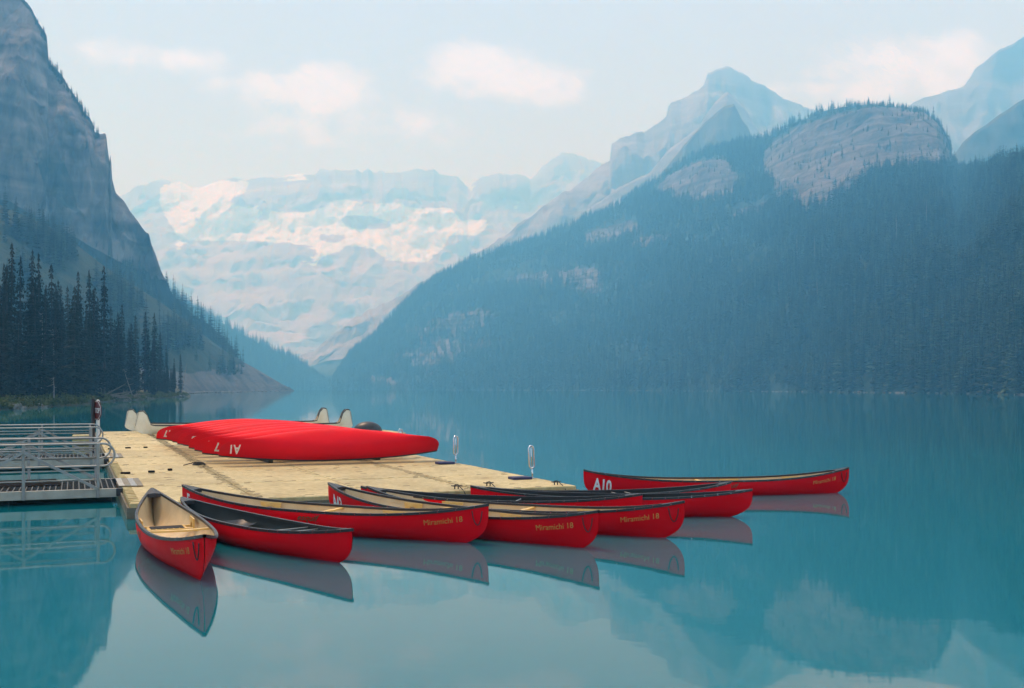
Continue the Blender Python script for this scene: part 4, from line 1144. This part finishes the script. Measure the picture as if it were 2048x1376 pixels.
def canoe(h, key, name, label, cat, group, fit=(), thw=(), rivets=True):
    root = empty(name); me, mi, gun, decks, riv = MESH[key]
    hl = obj('hull', me, root); obj('interior', mi, root)
    for g in gun: obj('gunwale', g, root)
    for d in decks: obj('deck_plate', d, root)
    if rivets: r_ = obj('rivets', riv, root); r_['kind'] = 'stuff'
    def inner(u, drop):
        zs, zb = float(h.zs(u)), float(h.zb(u)); r = (zs - drop - zb) / (zs - zb); return float(h.hb(np.array(u), np.array(r))) - .018, zs - drop
    for x in fit:
        u = x / (h.L / 2)
        if key == 'tan':
            for side in (-1, 1):
                y, z = inner(u, .03); y = min(inner((x + q) / (h.L / 2), .20)[0] for q in (-.2, .2))
                b = obj('seat_bracket', MESH['bracket'], root); b.location = (x, side * (y - .004), z + .005)
            seat = empty('seat'); bpy.data.objects.remove(seat)
            mb = MB()
            for dx in (-.14, .14):
                y, z = inner((x + dx) / (h.L / 2), .16); mb.box((x + dx, 0, z), (.04, 2 * y - .01, .028))
            for sy in (-1, 1): mb.box((x, sy * .24, .0 + z), (.24, .035, .026))
            st = mb.build('seat', M['wood'], root, bevel=.006)
            mb = MB()
            for k in range(6): mb.box((x, -.19 + k * .076, z + .014), (.30, .055, .008))
            for k in range(4): mb.box((x - .10 + k * .066, 0, z + .019), (.052, .42, .006))
            mb.build('webbing', M['web'], st)
        else:
            mb = MB(); y, z = inner(u, .12); vs = []; nx_, ny_ = 6, 10
            for i in range(nx_ + 1):
                for j in range(ny_ + 1):
                    a = -.20 + .40 * i / nx_; b = -1 + 2 * j / ny_
                    zz = z - .05 * (1 - b ** 4) + .03 * (2 * i / nx_ - 1) ** 2 + (.05 if i == 0 else 0) * (1 - b ** 4)
                    vs.append((x + a, b * (y - .03), zz))
            fs = [(i * (ny_ + 1) + j, i * (ny_ + 1) + j + 1, (i + 1) * (ny_ + 1) + j + 1, (i + 1) * (ny_ + 1) + j) for i in range(nx_) for j in range(ny_)]
            mb.add(vs, fs); st = mb.build('seat', M['black'], root, smooth=True)
            mb = MB(); mb.tube([(x - .20, -y + .03, z + .01), (x - .20, 0, z - .01), (x - .20, y - .03, z + .01)], .012, 6); mb.build('seat_edge', M['alu_side'], st)
    for x in thw:
        u = x / (h.L / 2); y, z = inner(u, .035)
        mb = MB()
        if key == 'tan':
            vs = []; n = 15
            for i in range(n):
                t = -1 + 2 * i / (n - 1); ww = .030 + .022 * math.exp(-((abs(t) - .35) / .16) ** 2) - .006 * (abs(t) < .1)
                for dx, dz in ((-ww, -.011), (ww, -.011), (ww, .011), (-ww, .011)): vs.append((x + dx, t * y, z + dz - .012 * (1 - t * t)))
            fs = [(i * 4 + k, i * 4 + (k + 1) % 4, i * 4 + 4 + (k + 1) % 4, i * 4 + 4 + k) for i in range(n - 1) for k in range(4)] + [(0, 1, 2, 3), tuple((n - 1) * 4 + k for k in range(4))]
            mb.add(vs, fs).build('yoke', M['wood'], root)
        else:
            mb.tube([(x, -y, z), (x, y, z)], .011, 8); mb.build('thwart', M['alu'], root, smooth=True)
    if key == 'tan':
        mb = MB(); y, z = inner(.32, .13); mb.box((.88, y - .012, z), (.16, .006, .05)); mb.build('care_label', M['gold'], root)
    return tag(root, label, cat, group)

def bow_rope(h, root, e=1):
    """short painter loop hanging across the stem"""
    pts = []
    for k in range(13):
        t = k / 12; xx = e * (h.L / 2 - .13 - .20 * math.sin(math.pi * t) * .12)
        z = h.E - .09 - .19 * math.sin(math.pi * t) ** .6
        u = float(np.clip(xx / (h.L / 2), -.985, .985)); zs, zb = float(h.zs(u)), float(h.zb(u)); r = max(.05, (z - zb) / (zs - zb))
        wid = float(h.hb(np.array(u), np.array(r)))
        pts.append((e * (h.L / 2 - .16 + .30 * abs(t - .5) * 0) , -(wid + .022), z) if False else (e * (h.L / 2 - .20 + .13 * t), -(float(h.hb(np.array(min(.985, (h.L / 2 - .20 + .13 * t) / (h.L / 2))), np.array(r))) + .016), z))
    mb = MB(); mb.tube(pts, .007, 6); mb.build('rope_loop', M['rope'], root, smooth=True)

holes = []
def float_canoe(h, root, tl, tr, zr):
    """pose from the two tips (pixels); zr holds the heights of both tips"""
    z, B = zr[0], G(*tr, zr[1])
    A = G(*tl, float(z)); d = (B - A); sc = d.length / h.L
    head = math.atan2(d.y, d.x); pitch = math.asin(d.z / d.length)
    Mr = Matrix.Rotation(head, 4, 'Z') @ Matrix.Rotation(-pitch, 4, 'Y')
    pos = (A + B) / 2 - (Mr @ Vector((0, 0, h.E)))
    root.location = pos; root.rotation_euler = Mr.to_euler(); root.scale = (sc, 1, 1)
    W = Matrix.Translation(pos) @ Mr @ Matrix.Diagonal((sc, 1, 1, 1))
    print('canoe', root.name, 'scale %.3f' % sc, 'zl %.2f' % z, 'draft %.3f' % pos.z)
    poly = []
    for side in (-1, 1):
        us = np.linspace(-.999, .999, 61); seq = []
        for u in us:
            f0 = lambda r: (W @ Vector(h.pt(np.array(u), np.array(r), side).tolist())).z
            if f0(0.0) > 0: continue
            lo, hi = 0.0, 1.0
            for _ in range(24):
                m_ = (lo + hi) / 2
                if f0(m_) > 0: hi = m_
                else: lo = m_
            p = h.pt(np.array(u), np.array(lo), side); p[1] = side * max(abs(p[1]) - .006, 0); q = W @ Vector(p.tolist()); seq.append((q.x, q.y))
        poly += seq if side == -1 else seq[::-1]
    holes.append(poly)

fleet = [
    ('tan', (304, 977), (409, 1071), (0.549, 0.532), None, 'red canoe with tan inside pointing its bow at the viewer', (-.75,), (.38,), True),
    ('dark', (363, 995), (705, 1059), (0.456, 0.428), None, 'red canoe with black inside, lowest in the row beside the bow-on canoe', (-.75,), (.75, 1.05), False),
    ('tan', (365, 970), (977, 1009), (0.56, 0.537), '5', 'red canoe numbered 5 with tan inside and wooden yoke', (-1.20, 1.05), (.05,), True),
    ('tan', (657, 966), (1198, 1022), (0.545, 0.505), 'A43', 'red canoe numbered A43 with tan inside', (-1.05, .95), (-.35,), True),
    ('tan', (734, 973), (1369, 1003), (0.482, 0.525), 'A9', 'red tan-lined canoe lying between the A43 canoe and the dark canoes', (-1.25, 1.15), (.15,), True),
    ('dark', (722, 973), (1285, 988), (0.451, 0.433), None, 'black-lined red canoe squeezed between the dock edge and the tan canoes', (-1.1, 1.1), (.3,), False),
    ('dark', (941, 972), (1505, 979), (0.436, 0.45), '23', 'black-lined red canoe numbered 23', (-.9, 1.2), (.3,), False),
    ('dark', (977, 975), (1462, 964), (0.391, 0.385), None, 'black-lined red canoe between canoe 23 and canoe A10', (-.9, .9), (.1, .35), False),
    ('tan', (1167, 940), (1698, 935), (0.511, 0.506), 'A10', 'red canoe numbered A10, farthest out on the lake', (.35, 1.6), (-.35,), True),
]
for key, tl, tr, zr, num, lb, fit, thw, named in fleet:
    h = H_TAN if key == 'tan' else H_DARK
    c = canoe(h, key, 'canoe', lb, 'canoe', 'canoes moored at the dock', fit, thw)
    if num:
        if num == '5': decal(h, num, .27, -h.L / 2 + .20, .27, -1, M['letter'], c, .010, .75)
        elif key == 'tan': decal(h, num, .34, -h.L / 2 + (.36 if len(num) > 1 else .22), .345, -1, M['letter'], c, .010, .60)
        else: decal(h, num, .21, -h.L / 2 + .42, .245, -1, M['letter'], c, .010, .78)
    if named:
        decal(h, 'Miramichi 18', .108, h.L / 2 - .60, .175, -1, M['gold'], c, 0.0, .95)
        decal(h, 'esquif', .12, .05, .13, -1, M['logo'], c, .002, 1.25, .35)
    if key == 'tan': bow_rope(h, c)
    float_canoe(h, c, tl, tr, zr)

# overturned canoes leaning on one another along the dock
TH = R(47); PHI = math.pi + TH
P0, _, _ = H_TAN.grid(); allp = np.concatenate([P0[0].reshape(-1, 3), P0[1].reshape(-1, 3)])
zmin = (allp[:, 1] * math.sin(PHI) + allp[:, 2] * math.cos(PHI)).min()
tips = [(440, 24.7), (406, 25.7), (391, 26.5), (379, 28.0), (367, 29.1), (356, 30.2), (346, 31.2), (334, 32.3), (313, 33.5)]
NC = len(tips)
nums = ['A1', '7', '5', None, 'A3', None, None, None, '17']
ords = ['front one of the overturned canoes, numbered A1', 'second overturned canoe from the front, numbered 7', 'third overturned canoe from the front, numbered 5', 'fourth overturned canoe from the front', 'fifth overturned canoe from the front', 'sixth overturned canoe from the front',
        'seventh overturned canoe from the front', 'last but one of the overturned canoes on the dock', 'overturned red canoe numbered 17, last of the row beside the white canoes']
for k in range(NC):
    root = empty('overturned_canoe'); me, mi, gun, decks, riv = MESH['tan']
    obj('hull', me, root); obj('interior', mi, root)
    for g in gun: obj('gunwale', g, root)
    for d in decks: obj('deck_plate', d, root)
    if nums[k]: decal(H_TAN, nums[k], .36, -H_TAN.L / 2 + .33, .37, 1, M['letter'], root, .010, .62)
    L_ = Vector(((tips[k][0] - CX) / F * tips[k][1], tips[k][1], 0))
    th = TH + R(random.uniform(-3, 3)); ph = math.pi + th
    head = DA + R(random.uniform(-.6, .6))
    ctr = L_ + Vector((math.cos(head), math.sin(head), 0)) * (H_TAN.L / 2 + .02)
    zm = (allp[:, 1] * math.sin(ph) + allp[:, 2] * math.cos(ph)).min()
    root.location = (ctr.x, ctr.y, DZ - zm + .10)
    root.rotation_euler = (Matrix.Rotation(head, 4, 'Z') @ Matrix.Rotation(ph, 4, 'X')).to_euler()
    tag(root, ords[k], 'canoe', 'overturned canoes stored on the dock')

rk_ = empty('storage_rack', (0, 0, DZ))
for off in (1.35, 4.1):
    a0 = Vector(((tips[0][0] - CX) / F * tips[0][1], tips[0][1], 0)) + e1 * off + e2 * .95; a1 = Vector(((tips[-1][0] - CX) / F * tips[-1][1], tips[-1][1], 0)) + e1 * off + e2 * .8
    d = a1 - a0; Mx = Matrix.Translation((a0 + a1) / 2 + Vector((0, 0, .048))) @ Matrix.Rotation(math.atan2(d.y, d.x), 4, 'Z')
    MB().box((0, 0, 0), (d.length, .10, .094), Mx).build('bunk', M['timber'], rk_)
tag(rk_, 'low dark timber bunks under the overturned canoes', 'rack')

# two large white canoes with high curled ends at the back of the dock
for k, (pl, lb) in enumerate([((283, 871), 'white canoe with high curled ends nearer the overturned red canoes'), ((262, 865), 'white canoe with high curled ends at the very back of the dock')]):
    c = canoe(H_WHITE, 'white', 'white_canoe', lb, 'canoe', 'large white canoes on the dock', (), (-2, 0, 2), rivets=False)
    A = G(pl[0], pl[1], DZ); head = DA + R(1.0 if k else -.5); A.z = 0
    ctr = A + Vector((math.cos(head), math.sin(head), 0)) * (H_WHITE.L / 2 - .25)
    c.location = (ctr.x, ctr.y, DZ + .012); c.rotation_euler = (0, 0, head)
# ribbed black float at the end of the white canoes
p = G(735, 862, DZ); o = empty('black_float', (p.x, p.y, DZ), DA)
mb = MB(); nseg, nr_ = 20, 8; vs = []
for i in range(nr_ + 1):
    t = math.pi / 2 * i / nr_
    for k in range(nseg):
        a = 2 * math.pi * k / nseg; rr = math.cos(t) * (1 + (.035 if k % 2 else -.01)); vs.append((.62 * rr * math.cos(a), .45 * rr * math.sin(a), .42 * math.sin(t)))
fs = [(i * nseg + k, i * nseg + (k + 1) % nseg, (i + 1) * nseg + (k + 1) % nseg, (i + 1) * nseg + k) for i in range(nr_) for k in range(nseg)]
mb.add(vs, fs).build('body', M['black'], o, smooth=True)
mb = MB(); mb.tube([(.62 * math.cos(2 * math.pi * k / 24), .45 * math.sin(2 * math.pi * k / 24), .03) for k in range(24)], .03, 6, closed=True); mb.build('rim', M['black'], o, smooth=True)
tag(o, 'rounded ribbed black float beside the white canoe ends', 'float')

# ------------------------------------------------------------------ lake
def lake():
    outer = [(-2600, -900), (2600, -900), (2600, 2600), (-2600, 2600)]
    mid = [(-60, -30), (60, -30), (60, 120), (-60, 120)]
    verts = [Vector(p) for p in outer + mid]; edges = [(0, 1), (1, 2), (2, 3), (3, 0), (4, 5), (5, 6), (6, 7), (7, 4)]
    for poly in holes:
        k = len(verts); n = len(poly)
        verts += [Vector(p) for p in poly]; edges += [(k + i, k + (i + 1) % n) for i in range(n)]
    vo, eo, fo, *_ = delaunay_2d_cdt(verts, edges, [], 0, 1e-5)
    cen = np.array([[sum(vo[i].x for i in f) / len(f), sum(vo[i].y for i in f) / len(f)] for f in fo])
    kill = np.zeros(len(fo), bool)
    for poly in holes: kill |= in_poly(poly, cen[:, 0], cen[:, 1])
    me = bpy.data.meshes.new('lake_water'); me.from_pydata([(v.x, v.y, 0) for v in vo], [], [f for f, q in zip(fo, kill) if not q])
    me.materials.append(M['water'])
    bm = bmesh.new(); bm.from_mesh(me); bmesh.ops.recalc_face_normals(bm, faces=bm.faces)
    for f in bm.faces:
        if f.normal.z < 0: f.normal_flip()
    bm.to_mesh(me); bm.free()
    o = obj('lake_water', me); o['kind'] = 'structure'
lake()

# ------------------------------------------------------------------ smoke haze
def haze():
    top = max(max((o.matrix_world @ Vector(c)).z for c in o.bound_box) for o in bpy.data.objects if o.type == 'MESH' and o.name.split('.')[0] in ('glacier_mountain', 'pyramid_mountain', 'far_ridge', 'cliff_mountain', 'side_shoulder'))
    ymax = max(max(c[1] for c in o.bound_box) for o in (glacier.o, peak.o)) + 60
    print('haze top', top, 'ymax', ymax)
    m = bpy.data.materials.new('smoke_haze'); m.use_nodes = True
    N, L = m.node_tree.nodes, m.node_tree.links
    for n in list(N): N.remove(n)
    out = N.new('ShaderNodeOutputMaterial'); v = N.new('ShaderNodeVolumePrincipled')
    v.inputs['Color'].default_value = (.18, .59, 1.0, 1)
    v.inputs['Absorption Color'].default_value = (1, 1, 1, 1)
    v.inputs['Density'].default_value = .00061
    v.inputs['Anisotropy'].default_value = 0.0
    L.new(v.outputs[0], out.inputs['Volume'])
    o = MB().box((0, (ymax - 1000) / 2, (top + 20 - 8) / 2), (5600, ymax + 1000, top + 20 + 8)).build('haze', m)
    o['kind'] = 'stuff'
    o['label'] = 'thin blue smoke haze filling the valley'
haze()
